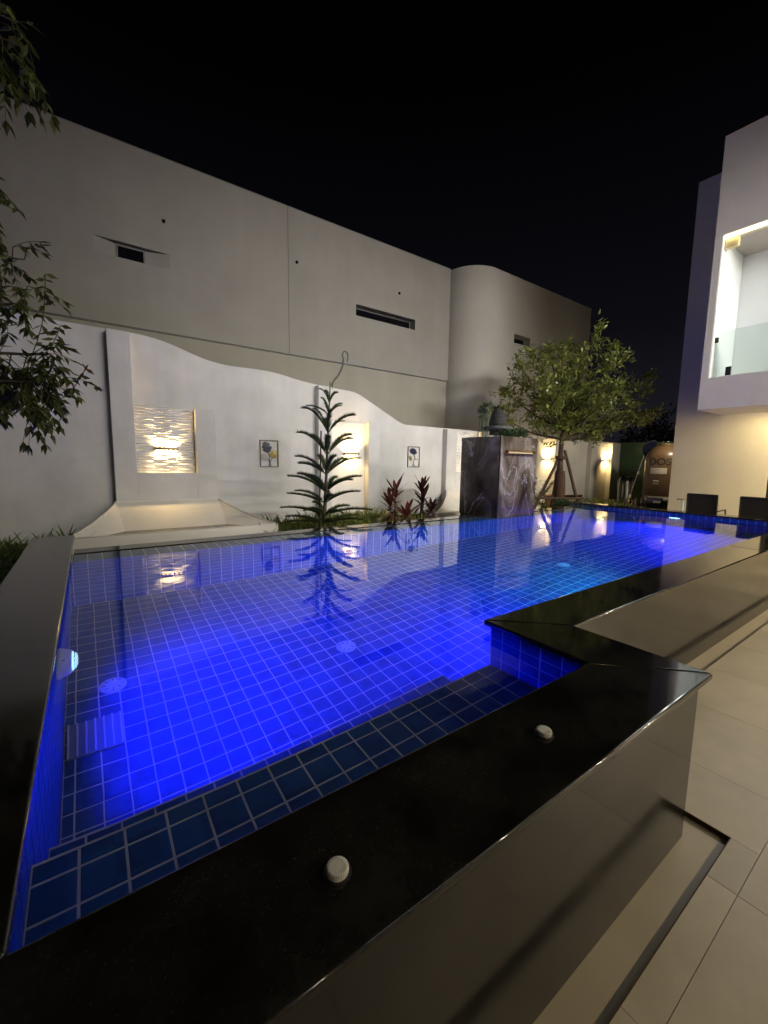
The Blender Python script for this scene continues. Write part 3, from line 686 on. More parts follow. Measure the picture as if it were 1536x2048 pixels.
for i, (a, b_, c, d, zt, zr, short) in enumerate(niches):
    blk('pilaster', a, b_, 0.25, zt - 0.004)
    blk('niche_jamb', c, d, 0.25, zr - 0.006)
    if short: blk('niche_sill', b_ + 0.0006, c - 0.0006, 0.25, 1.185)
# relief panels: staggered wave slats (niches 1 and 3), lamp beam streaks shaped as thin rods (niche 2), smooth (4 and 5)
def wave_panel(x0, x1, z0, z1, amp=0.05):
    nx, nz = 120, 210; mb = MB(); y = YW - 0.003
    for jz in range(nz + 1):
        for ix in range(nx + 1):
            x = x0 + (x1 - x0) * ix / nx; z = z0 + (z1 - z0) * jz / nz
            q = z / 0.037 + 0.16 * noise.noise(Vector((x * 6, z * 9, 3.1)))
            r_ = math.floor(q); f = q - r_
            uu = x / 0.19 + (0.5 if r_ % 2 else 0) + 0.37 * noise.noise(Vector((r_ * 1.7, 0.3, 0.9))) + 0.25 * noise.noise(Vector((x * 4, r_ * 0.9, 5)))
            gate = 0.5 + 0.5 * math.sin(2 * math.pi * uu * 0.62)
            ridge = (1 - f) ** 1.1 if f > 0.2 else 0.78 * math.sin(f / 0.2 * math.pi / 2)
            h = amp * ridge * (0.22 + 0.78 * gate)
            ed = min(x - x0, x1 - x) / 0.03
            mb.v.append((x, y - 0.004 - h * max(0, min(1, ed)), z))
    for jz in range(nz):
        for ix in range(nx):
            k = jz * (nx + 1) + ix; mb.f.append((k, k + 1, k + nx + 2, k + nx + 1))
    return mb
def at(x, z, Y): return gy(x, z, Y)
for n_i in (0, 2):
    a, b_, c, d, zt, zr, short = niches[n_i]
    p0 = at(b_, 1.185, YP); p1 = at(c, 2.12, YP)
    obj('wave_panel', wave_panel(p0[0] + 0.003, p1[0] - 0.003, p0[1] + 0.003, p1[1]), 'white', gw, fix=False, smooth=False)
# niche 2: streaks of the lamp's beams, modelled as thin crossed rods
a, b_, c, d, zt, zr, short = niches[1]
p0 = at(b_, 0.3, YP); p1 = at(c, 2.11, YP)
obj('niche_panel', MB().box(p0[0] + 0.002, p1[0] - 0.002, YW - 0.0035, YW - 0.0012, 0.301, p1[1]), 'white', gw)
ln = MB(); rr = random.Random(2)
for i in range(30):
    xa = p0[0] + 0.01 + rr.random() * 0.76; za = 1.45 + rr.random() * 0.66; ang = rr.choice((1, -1)) * rr.uniform(0.5, 1.1); L_ = rr.uniform(0.06, 0.16)
    x2 = min(p1[0] - 0.01, max(p0[0] + 0.01, xa + math.cos(ang) * L_)); z2 = min(p1[1] - 0.01, za + abs(math.sin(ang)) * L_)
    ln.tube([(xa, YW - 0.0036, za), (x2, YW - 0.0036, z2)], 0.0022, 4)
obj('beam_streaks', ln, 'white', gw)
for n_i in (3, 4):
    a, b_, c, d, zt, zr, short = niches[n_i]; p0 = at(b_, 0.3, YP); p1 = at(c, zr - 0.02, YP)
    obj('niche_panel', MB().box(p0[0] + 0.002, p1[0] - 0.002, YW - 0.0035, YW - 0.0012, 0.301, p1[1]), 'white', gw)
# sconces
def sconce(x, z, label):
    y = YW - 0.012
    t = thing('wall_light', (x, y, z), label, 'wall light', 'up and down wall lights in the garden wall niches')
    obj('back_plate', MB().box(x - 0.05, x + 0.05, y - 0.008, y, z - 0.035, z + 0.035), 'gold', t, bevel=0.002)
    obj('lamp_body', MB().box(x - 0.15, x + 0.15, y - 0.085, y - 0.006, z - 0.021, z + 0.021), 'gold', t, bevel=0.006, smooth=True)
    for s_ in (1, -1):
        for i in range(5):
            xx = x - 0.118 + i * 0.059
            obj('lens', MB().lathe([(0.018, 0), (0.017, 0.003), (0.002, 0.005)] if s_ > 0 else [(0.018, -0.0), (0.017, -0.003), (0.002, -0.005)], (xx, y - 0.045, z + s_ * 0.0212), 12), 'warm_lens', t)
        area('glow', (x, y - 0.045, z + s_ * 0.030), (0, 0.34, s_), 0.27, 0.05, P_SCONCE * (1.0 if s_ > 0 else 0.5), WARM, t, 128)
    return t
sc_lab = ['wall light glowing on the waved panel above the left white basin', 'wall light in the tall niche behind the pine',
          'wall light on the waved panel hidden behind the marble column', 'wall light in the niche behind the staked tree', 'wall light in the rightmost niche beside the green fence']
for (a, b_, c, d, zt, zr, short), lb in zip(niches, sc_lab):
    q = gy((b_ + c) / 2 + 0.0, 1.53, YW); sconce(q[0] - 0.02, q[1], lb)

# basins: white flared hoppers at the foot of niches 1 and 3
def basin(name, cx, label, wl, wr, yf, zf):
    t = thing(name, (cx, 6.2, 0.30), label, 'basin', 'white flared basins at the garden wall')
    hb = 0.66; zb = 0.79; yb = 6.655; th = 0.045
    def edge_pts(w_, sgn, n=10):
        pts = []
        for i in range(n + 1):
            s_ = i / n
            x = cx + sgn * (hb + (w_ - hb) * (s_ ** 1.15)); y = yb + (yf - yb) * s_; z = zb + (zf - zb) * (1 - (1 - s_) ** 1.25)
            pts.append(Vector((x, y, z)))
        return pts
    Lp, Rp = edge_pts(wl, -1), edge_pts(wr, 1)
    zi = zf - 0.04; yi = 6.05
    bl, br = Vector((cx - hb * 0.93, yi, zi)), Vector((cx + hb * 0.93, yi, zi))
    mb = MB().poly([Lp[0], bl, br, Rp[0]]); obj('back_slope', mb, 'hopper', t)
    for pts, bc in ((Lp, bl), (Rp, br)):
        mb = MB()
        inn = [bc + (pts[-1] + Vector((0.10 if pts is Lp else -0.10, 0.05, zi - zf)) - bc) * (i / 10) for i in range(11)]
        for i in range(10): mb.poly([pts[i], pts[i + 1], inn[i + 1], inn[i]])
        obj('side_slope', mb, 'hopper', t, smooth=True)
        rim = MB().tube([p + Vector((0, 0, 0.004)) for p in pts], 0.013, 8); obj('rim', rim, 'hopper', t, smooth=True)
        out_ = MB()
        sg = -1 if pts is Lp else 1
        for i in range(10): out_.poly([pts[i], pts[i + 1], Vector((pts[i + 1].x + sg * 0.03, pts[i + 1].y, 0.29)), Vector((pts[i].x + sg * 0.03, pts[i].y, 0.29))])
        obj('outer_side', out_, 'hopper', t)
    obj('rim', MB().tube([Lp[0], Rp[0]], 0.012, 6), 'hopper', t)
    obj('front_lip', MB().box(Lp[-1].x - 0.02, Rp[-1].x + 0.02, yf - 0.05, yf + 0.05, 0.29, zf + 0.006), 'hopper', t, bevel=0.012, smooth=True)
    obj('bed', MB().poly([Lp[-1] + Vector((0.1, 0.05, zi - zf)), Rp[-1] + Vector((-0.1, 0.05, zi - zf)), br, bl]), mat('basin_bed', (0.2, 0.15, 0.09), 0.25, var=0.4, scale=4), t)
    return t
basin('wall_basin', 0.945, 'white flared basin below the left niche, beside the left coping', 1.17, 1.13, 5.5, 0.515)
basin('wall_basin', 7.08, 'white flared basin partly hidden behind the marble column', 1.9, 1.2, 5.6, 0.47)

# framed metal leaf pictures
def leaf_outline(cx, cz, L, W, ang, notch=4, depth=0.45):
    pts = []
    n = 64
    for i in range(n):
        t = 2 * math.pi * i / n
        px = W / 2 * math.sin(t) * (1 + 0.12 * math.cos(t)); pz = -L / 2 * math.cos(t)
        if abs(math.sin(t)) > 0.35:
            cut = 1 - depth * max(0, math.cos(t * notch * 2)) ** 3; px *= cut
        c, s_ = math.cos(ang), math.sin(ang)
        pts.append((cx + px * c - pz * s_, cz + px * s_ + pz * c))
    return pts
def leaf_plate(t, name, cx, cz, L, W, ang, material, y, notch=4, depth=0.55):
    c = (cx, cz); pts = leaf_outline(cx, cz, L, W, ang, notch, depth); mb = MB(); n = len(pts)
    k = 0; mb.v = [(c[0], y - 0.008, c[1])] + [(p[0], y - 0.004, p[1]) for p in pts] + [(p[0], y, p[1]) for p in pts]
    for i in range(n):
        q = (i + 1) % n; mb.f += [(0, 1 + i, 1 + q), (1 + i, 1 + n + i, 1 + n + q, 1 + q)]
    return obj(name, mb, material, t)
def art(x0, x1, z0, z1, label, kind):
    y = YW - 0.004; s_ = YW / 6.73
    (x0, z0), (x1, z1) = gy(x0, z0, YW), gy(x1, z1, YW)
    t = thing('wall_art', ((x0 + x1) / 2, y, z0), label, 'wall art', 'framed metal leaf pictures')
    f = 0.011
    for bx in ((x0, x1, z0, z0 + f), (x0, x1, z1 - f, z1), (x0, x0 + f, z0 + f, z1 - f), (x1 - f, x1, z0 + f, z1 - f)):
        obj('frame_bar', MB().box(bx[0], bx[1], y - 0.018, y - 0.002, bx[2], bx[3]), 'artframe', t)
    W, H = x1 - x0, z1 - z0
    P_ = lambda a, c, d=0: (x0 + W * a, y - 0.012 - d, z0 + H * c)
    def stem(pts, r, m_='artframe'): obj('stem', MB().tube([p for p in spline([P_(*q) for q in pts], 6)], r, 5), m_, t)
    if kind == 0:
        stem([(0.58, 0.02), (0.52, 0.2), (0.5, 0.4), (0.46, 0.58)], 0.005); stem([(0.48, 0.02), (0.55, 0.18), (0.68, 0.38)], 0.004); stem([(0.55, 0.06), (0.5, 0.2), (0.34, 0.34)], 0.004)
        leaf_plate(t, 'leaf', x0 + W * 0.36, z0 + H * 0.74, H * 0.42, W * 0.50, R(25), 'artnavy', y - 0.010)
        leaf_plate(t, 'leaf', x0 + W * 0.74, z0 + H * 0.48, H * 0.30, W * 0.42, R(-30), 'artgold', y - 0.009)
        leaf_plate(t, 'leaf', x0 + W * 0.24, z0 + H * 0.36, H * 0.30, W * 0.36, R(28), 'artgrey', y - 0.006, 3, 0.3)
    else:
        stem([(0.6, 0.02), (0.48, 0.16), (0.5, 0.3), (0.6, 0.42), (0.52, 0.6)], 0.006); stem([(0.36, 0.02), (0.48, 0.16)], 0.004); stem([(0.6, 0.40), (0.72, 0.37), (0.84, 0.40)], 0.006)
        leaf_plate(t, 'leaf', x0 + W * 0.46, z0 + H * 0.77, H * 0.28, W * 0.62, R(-18), 'artnavy', y - 0.010, 3, 0.25)
        leaf_plate(t, 'leaf', x0 + W * 0.24, z0 + H * 0.43, H * 0.17, W * 0.36, R(-70), 'artgold', y - 0.009, 3, 0.35)
art(2.29, 2.60, 1.276, 1.712, 'framed metal leaf picture left of the pine', 0)
art(5.355, 5.67, 1.293, 1.712, 'framed metal flower picture right of the pine, above the red plants', 1)

# bent rod on the wall top
hk = [(3.609, 6.74, 2.68), (3.65, 6.74, 2.80), (3.74, 6.74, 2.902), (3.821, 6.74, 3.06), (3.851, 6.74, 3.195), (3.831, 6.74, 3.278), (3.865, 6.74, 3.345), (3.92, 6.74, 3.335), (3.945, 6.74, 3.27), (3.925, 6.74, 3.17)]
single('hook_rod', MB().tube(spline(hk, 6), [0.017] * 25 + [0.012] * 30, 8), 'hookmetal', (3.609, 6.74, 2.68), 'bent grey rod with hooked tip above the pine on the wall top', 'rod', smooth=True)

# ================================================================== NEIGHBOURING BUILDING
nb = thing('neighbouring_building', (3, 8.6, 0), 'large plain grey rendered building with slot windows behind the garden wall', 'building')
YB = 8.5
h1 = (0.27, 1.37, 4.67, 4.92); h2 = (5.18, 6.92, 4.70, 4.945)
obj('upper_wall', wall_holes_y(MB(), -10, 3.552, 3.60, 6.45, YB, YB + 0.35, [h1]), 'neigh', nb, fix=False)
obj('upper_wall', wall_holes_y(MB(), 3.564, 8.10, 3.60, 6.45, YB, YB + 0.35, [h2]), 'neigh', nb, fix=False)
obj('joint_backing', MB().box(3.55, 3.566, YB + 0.015, YB + 0.3, 3.6, 6.44), 'neigh2', nb)
obj('lower_wall', MB().box(-10, 8.10, YB + 0.045, YB + 0.35, 0, 3.598), 'neigh2', nb)
obj('parapet_cap', MB().box(-10, 8.095, YB + 0.01, YB + 0.36, 6.451, 6.47), 'framegrey', nb)
obj('drip_band', MB().box(-10, 8.095, YB + 0.012, YB + 0.044, 3.585, 3.597), 'framegrey', nb)
# window 1: splayed embrasure with a small dark pane
w1 = MB()
yb_ = YB + 0.085
w1.poly([(0.27, YB + 0.001, 4.67), (0.58, yb_, 4.67), (0.58, yb_, 4.90), (0.27, YB + 0.001, 4.92)])
obj('embrasure', w1, 'neigh', nb, fix=False); w1 = MB()
w1.poly([(1.0, yb_, 4.67), (1.37, YB + 0.001, 4.67), (1.37, YB + 0.001, 4.92), (1.0, yb_, 4.90)])
obj('embrasure', w1, 'neigh', nb, fix=False)
def win(x0, x1, z0, z1, y):
    f = obj('window', MB().box(x0, x1, y, y + 0.03, z0, z0 + 0.025).box(x0, x1, y, y + 0.03, z1 - 0.025, z1).box(x0, x0 + 0.025, y, y + 0.03, z0 + 0.025, z1 - 0.025).box(x1 - 0.025, x1, y, y + 0.03, z0 + 0.025, z1 - 0.025), 'framegrey', nb)
    obj('pane', MB().box(x0 + 0.025, x1 - 0.025, y + 0.012, y + 0.02, z0 + 0.025, z1 - 0.025), 'glassdark', f)
win(0.58, 1.0, 4.67, 4.90, yb_ - 0.02); win(5.18, 6.92, 4.70, 4.945, YB + 0.2)
for x, z in ((1.298, 5.437), (3.74, 5.438), (6.395, 5.453)):
    obj('drain_pipe_end', MB().lathe([(0.028, 0.0), (0.028, -0.03), (0.020, -0.03), (0.020, -0.002)], (x, YB, z), 14, 'y'), 'glassdark', nb)
# curved wing
YC = 7.70; rc = 0.85; fp = [(8.1, 12.5), (8.1, YC + rc)]
for i in range(1, 17):
    a = R(180 + 90 * i / 16); fp.append((8.1 + rc + rc * math.cos(a), YC + rc + rc * math.sin(a)))
hole = (9.80, 10.52, 4.72, 4.955); xe = 13.62; zt = 6.43
cw = MB()
for i in range(len(fp) - 1):
    cw.poly([(*fp[i], 0), (*fp[i + 1], 0), (*fp[i + 1], zt), (*fp[i], zt)])
wall_holes_y(cw, fp[-1][0], xe, 0, zt, YC, YC + 0.3, [hole])
cw.poly([(x, y, zt) for x, y in fp] + [(xe, YC, zt), (xe, 12.5, zt)]); cw.poly([(xe, YC, 0), (xe, 12.5, 0), (xe, 12.5, zt), (xe, YC, zt)])
ow = obj('curved_wing', cw, 'neighwing_lit', nb, fix=False)
bm = bmesh.new(); bm.from_mesh(ow.data); bmesh.ops.remove_doubles(bm, verts=bm.verts, dist=1e-4); bm.to_mesh(ow.data); bm.free()
ow.data.polygons.foreach_set('use_smooth', [True] * len(ow.data.polygons)); ow.data.set_sharp_from_angle(angle=R(30))
win(9.80, 10.52, 4.72, 4.955, YC + 0.22)

# ================================================================== VILLA on the right
vl = thing('villa', (10, 1, 0), 'pale two-storey villa with lit glass-fronted balcony at the right edge', 'house')
XH, XB = 10.0, 8.8
obj('front_wall', MB().box(XH, XH + 0.2, 2.13, 3.66, -0.04, 6.87), 'house', vl)
obj('side_wall', MB().box(XH + 0.2005, 16, 3.46, 3.66, -0.04, 6.86), 'house', vl)
obj('door_lintel', MB().box(XH, XH + 0.2, -3.0, 2.1295, 2.372, 6.0), 'house', vl)
dr = obj('glass_door', MB().box(XH + 0.06, XH + 0.075, -3.0, 2.13, 0.04, 2.37), 'glassdark', vl)
for y in (2.09, 0.85, -0.4, -1.65, -2.95): obj('door_frame', MB().box(XH + 0.04, XH + 0.095, y - 0.03, y + 0.03, 0.0, 2.37), 'black', dr)
# balcony box
yo0, yo1, zo0, zo1 = -2.6, 2.80, 2.90, 5.13
by1 = 2.905; by0 = -2.9
bx = MB()
bx.box(XB, XH - 0.001, by0, by1, 2.38, zo0)                               # floor slab
bx.box(XB, XH - 0.001, by0, by1, zo1 + 0.07, 6.75)                        # head
bx.box(XB, XH - 0.001, yo1, by1, zo0 + 0.0005, zo1 + 0.0695)              # cheek
bx.box(XB, XH - 0.001, by0, yo0, zo0 + 0.0005, zo1 + 0.0695)
obj('balcony_box', bx, 'house', vl)
obj('balcony_lining', MB().box(XB + 0.012, 9.85, yo1 - 0.012, yo1 - 0.002, zo0 + 0.014, zo1 + 0.06), 'balc', vl)
obj('balcony_back_wall', MB().box(9.86, 9.99, yo0, yo1 - 0.002, zo0 + 0.014, zo1 + 0.06), 'balc', vl)
obj('balcony_floor', MB().box(XB + 0.01, 9.858, yo0, yo1 - 0.014, zo0 + 0.002, zo0 + 0.012), 'balc', vl)
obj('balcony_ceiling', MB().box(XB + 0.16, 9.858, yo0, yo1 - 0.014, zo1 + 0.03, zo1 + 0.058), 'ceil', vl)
led = obj('led_strip', MB().box(XB + 0.02, XB + 0.06, yo0 + 0.02, yo1 - 0.016, zo1 + 0.02, zo1 + 0.05), 'led', vl)
obj('blind_bracket', MB().box(XB + 0.07, XB + 0.16, yo1 - 0.20, yo1 - 0.02, zo1 - 0.13, zo1 + 0.018), mat('bracket_cream', (0.75, 0.62, 0.3), 0.5), vl, bevel=0.012, smooth=True)
area('led_light', (XB - 0.012, 0.1, zo1 + 0.04), (-0.9, 0, -0.44), 5.2, 0.06, P_LED, NEUT, vl, 180).rotation_euler = Matrix(((0, -0.44, 0.9), (1, 0, 0), (0, 0.9, 0.44))).to_euler()
gl = obj('glass_balustrade', MB().box(XB + 0.10, XB + 0.112, yo0 + 0.03, yo1 - 0.03, zo0 + 0.02, 3.67), 'balglass', vl)
for y in (2.56, 1.5, 0.4, -0.7, -1.8):
    obj('clamp', MB().box(XB + 0.085, XB + 0.127, y - 0.035, y + 0.035, zo0 + 0.004, zo0 + 0.17), 'black', gl)
obj('wall_clip', MB().box(XB + 0.09, XB + 0.122, yo1 - 0.06, yo1 - 0.013, 3.50, 3.58), 'black', gl)
cl_ = obj('ceiling_lamp', MB().box(9.2, 9.5, -0.9, 1.5, zo1 - 0.012, zo1 + 0.029), 'cool_lens', vl)
area('balcony_light', (9.35, 0.6, zo1 - 0.02), (0, 0, -1), 0.3, 2.4, P_BALC, COOL, vl, 180)
# soffit downlights under the balcony box
for i, y in enumerate((1.75, 0.5, -1.0, -2.4)):
    d_ = obj('downlight', MB().lathe([(0.055, 0.0), (0.055, -0.006), (0.045, -0.008), (0.042, -0.002)], (9.35, y, 2.379), 20), 'white', vl)
    obj('lens', MB().lathe([(0.040, -0.001), (0.038, -0.003), (0.002, -0.004)], (9.35, y, 2.379), 16), 'warm_lens', d_)
    spot('soffit_light', (9.35, y, 2.36), (0.3, 0.4, -1), P_SOFFIT, (1.0, 0.78, 0.33), 150, 0.6, 0.04, vl)
sl = obj('added_side_lamp', MB().box(11.2, 11.5, 3.661, 3.72, 2.30, 2.42), 'white', vl, bevel=0.01); obj('lens', MB().box(11.22, 11.48, 3.7205, 3.724, 2.31, 2.41), 'warm_lens', sl)  # lamp added out of view to brighten the far right wall
area('side_fill_light', (11.35, 3.735, 2.34), (0.0, 1, -0.25), 0.26, 0.1, P_SIDE_FILL, SOFT, vl, 170)
# wing added beyond the right edge, to carry fill lamps for deck and walls
YV = -3.6
obj('added_wing_wall', MB().box(-3, 9.999, YV - 0.2, YV, -0.04, 2.7), 'house', vl)
obj('added_wing_floor', MB().box(-3, 9.999, YV - 1.6, YV + 1.2, 2.7005, 2.95), 'house', vl)
obj('added_wing_upper_wall', MB().box(-3, 9.999, YV - 1.6, YV - 1.45, 2.9505, 5.6), 'balc', vl)
obj('added_wing_roof', MB().box(-3, 8.79, YV - 1.6, YV + 0.9, 5.6005, 5.85), 'house', vl)
for x0_, x1_, wt_ in ((2.2, 5.2, 0.34), (5.5, 8.5, 0.66)):
    lt = obj('added_fill_lamp', MB().box(x0_, x1_, YV + 0.30, YV + 0.42, 5.55, 5.6), 'cool_lens', vl)
    area('wall_fill_light', ((x0_ + x1_) / 2, YV + 0.52, 5.50), (0.0, 0.96, -0.29), x1_ - x0_, 0.25, P_WALL_FILL * wt_, NEUT, vl, 74)
for x in (1.0, 3.4, 5.8, 8.0):  # downlights added out of view as fill for the deck
    d_ = obj('downlight', MB().lathe([(0.055, 0.0), (0.055, -0.006), (0.045, -0.008), (0.042, -0.002)], (x, YV + 0.8, 2.699), 20), 'white', vl)
    obj('lens', MB().lathe([(0.040, -0.001), (0.038, -0.003), (0.002, -0.004)], (x, YV + 0.8, 2.699), 16), 'warm_lens', d_)
    spot('deck_fill_light', (x, YV + 0.8, 2.68), (0, 0.25, -1), P_DECK_FILL * (0.10 if x < 2 else 0.45 if x < 5 else 1.6 if x < 7 else 3.0), (1.0, 0.84, 0.58), 160, 0.8, 0.04, vl)

# ================================================================== MARBLE COLUMN with pot
cx0, cx1, cy0, cy1, cz1 = 4.93, 5.82, 4.02, 4.80, 1.79
ct = thing('marble_column', ((cx0 + cx1) / 2, (cy0 + cy1) / 2, 0.56), 'square dark veined marble block with a slot spout at the pool edge', 'column')
obj('front_slab', MB().box(cx0 + 0.013, cx1, cy0, cy0 + 0.02, 0.581, cz1), 'marble', ct, bevel=0.002)
obj('left_slab', MB().box(cx0, cx0 + 0.02, cy0 + 0.0205, cy1, 0.581, cz1), 'marble', ct, bevel=0.002)
obj('right_slab', MB().box(cx1 - 0.02, cx1 - 0.001, cy0 + 0.0205, cy1, 0.581, cz1 - 0.001), 'marble', ct)
obj('core', MB().box(cx0 + 0.0205, cx1 - 0.0205, cy0 + 0.0205, cy1 - 0.001, 0.30, cz1 - 0.03), 'pot', ct)
obj('corner_trim', MB().box(cx0 - 0.001, cx0 + 0.0125, cy0 - 0.001, cy0 + 0.02, 0.5815, cz1 + 0.001), 'black', ct)
sp = obj('spout', MB().box(5.05, 5.72, cy0 - 0.06, cy0 - 0.0005, 1.535, 1.545).box(5.05, 5.72, cy0 - 0.05, cy0 - 0.0005, 1.585, 1.595).box(5.05, 5.062, cy0 - 0.05, cy0 - 0.0005, 1.5455, 1.5845).box(5.708, 5.72, cy0 - 0.05, cy0 - 0.0005, 1.5455, 1.5845), 'gold', ct)
obj('spout_throat', MB().box(5.0625, 5.7075, cy0 - 0.006, cy0 - 0.0006, 1.5455, 1.5845), 'lampwhite', sp)
obj('soil_bed', MB().box(cx0 + 0.021, cx1 - 0.021, cy0 + 0.021, cy1 - 0.002, cz1 - 0.029, cz1 - 0.012), 'soil', ct)
pb = MB(); rr = random.Random(8)
for i in range(120):
    x, y = cx0 + 0.05 + rr.random() * 0.3, cy0 + 0.1 + rr.random() * 0.6; s_ = rr.uniform(0.012, 0.024)
    pb.lathe([(s_ * 0.6, -s_ * 0.5), (s_, 0), (s_ * 0.6, s_ * 0.5)], (x, y, cz1 + rr.uniform(-0.005, 0.012)), 7)
tag(obj('pebbles', pb, 'pebble', ct), kind='stuff')
# pot group
px_, py_ = 5.28, 4.38
dk = thing('stone_disc', (px_, py_, cz1 - 0.012), 'round grey stone tray on top of the marble column', 'stone tray')
obj('plinth', MB().lathe([(0.13, 0), (0.12, 0.13)], (px_, py_, cz1 - 0.012), 20), 'disc', dk)
obj('tray', MB().lathe([(0.205, 0.0), (0.225, 0.02), (0.225, 0.05), (0.20, 0.056)], (px_, py_, cz1 + 0.118), 28), 'disc', dk, smooth=True)
pt = thing('bell_pot', (px_, py_, cz1 + 0.174), 'dark ribbed bell-shaped pot standing on the stone tray', 'pot')
prf = [(0.125, 0.0), (0.132, 0.03)]
for i in range(12):
    z = 0.03 + i * 0.018; r_ = 0.132 - 0.052 * (i / 12) ** 1.8
    prf += [(r_ + (0.004 if i % 2 else 0), z)]
prf += [(0.07, 0.25), (0.05, 0.265)]
obj('pot_body', MB().lathe(prf, (px_, py_, cz1 + 0.174), 28), 'pot', pt, smooth=False)
pl = MB(); rr = random.Random(9)
for i in range(60):
    a = rr.random() * 6.28; e = rr.uniform(0.1, 1.0)
    pl.leaf((px_ + rr.uniform(-.05, .05), py_ + rr.uniform(-.05, .05), cz1 + 0.43 + rr.uniform(-0.02, 0.04)), (math.cos(a), math.sin(a), e), (0, 0, 1), rr.uniform(0.05, 0.12), 0.03)
obj('sprigs', pl, 'shrub', pt, fix=False)
# papyrus-like tuft
pp = thing('papyrus_plant', (5.02, 4.42, cz1 - 0.012), 'feathery green papyrus tuft at the left of the column top', 'plant')
st, hd = MB(), MB(); rr = random.Random(10)
for i in range(20):
    x, y = 5.06 + rr.uniform(-0.08, 0.09), 4.44 + rr.uniform(-0.1, 0.12); h = rr.uniform(0.26, 0.5); lx, ly = rr.uniform(-0.05, 0.05), rr.uniform(-0.05, 0.05)
    st.tube([(x, y, cz1 - 0.012), (x + lx * 0.4, y + ly * 0.4, cz1 + h * 0.6), (x + lx, y + ly, cz1 + h)], 0.0035, 4)
    for k in range(34):
        a = rr.random() * 6.28; e = rr.uniform(-0.2, 1.3)
        hd.leaf((x + lx, y + ly, cz1 + h), (math.cos(a), math.sin(a), e), (0, 0, 1), rr.uniform(0.05, 0.11), 0.006)
obj('stalks', st, 'papy', pp); obj('feathery_heads', hd, 'papy', pp, fix=False)
def tuft(name, c, rx, ry, h, n, L, material, label, cat, seed, group=None, up=0.5, W=0.022):
    t = thing(name, c, label, cat, group); mb = MB(); rr = random.Random(seed); st = MB()
    for i in range(n):
        a = rr.random() * 6.28; q = math.sqrt(rr.random()); zz = rr.random() * h
        p = (c[0] + math.cos(a) * rx * q, c[1] + math.sin(a) * ry * q, c[2] + zz * (1 - 0.5 * q * q) + 0.01)
        d = (math.cos(a) * rr.uniform(0.2, 1), math.sin(a) * rr.uniform(0.2, 1), rr.uniform(-0.3, 1) * up * 2)
        mb.leaf(p, d, (rr.uniform(-.4, .4), rr.uniform(-.4, .4), 1), L * rr.uniform(0.7, 1.3), W * rr.uniform(0.7, 1.3))
    for i in range(10):
        a = rr.random() * 6.28; q = rr.random() * 0.8
        st.tube([(c[0], c[1], c[2] - 0.005), (c[0] + math.cos(a) * rx * q, c[1] + math.sin(a) * ry * q, c[2] + h * 0.8)], 0.004, 4)
    obj('stems', st, 'twig', t); obj('foliage', mb, material, t, fix=False); return t
tuft('low_shrub', (5.56, 4.22, cz1 - 0.012), 0.17, 0.15, 0.16, 420, 0.05, 'shrub', 'low green shrub on the column top right of the tray', 'plant', 3)
tuft('low_shrub', (5.22, 4.14, cz1 - 0.012), 0.16, 0.09, 0.11, 320, 0.05, 'shrub', 'low green shrub below the stone tray on the column top', 'plant', 4)

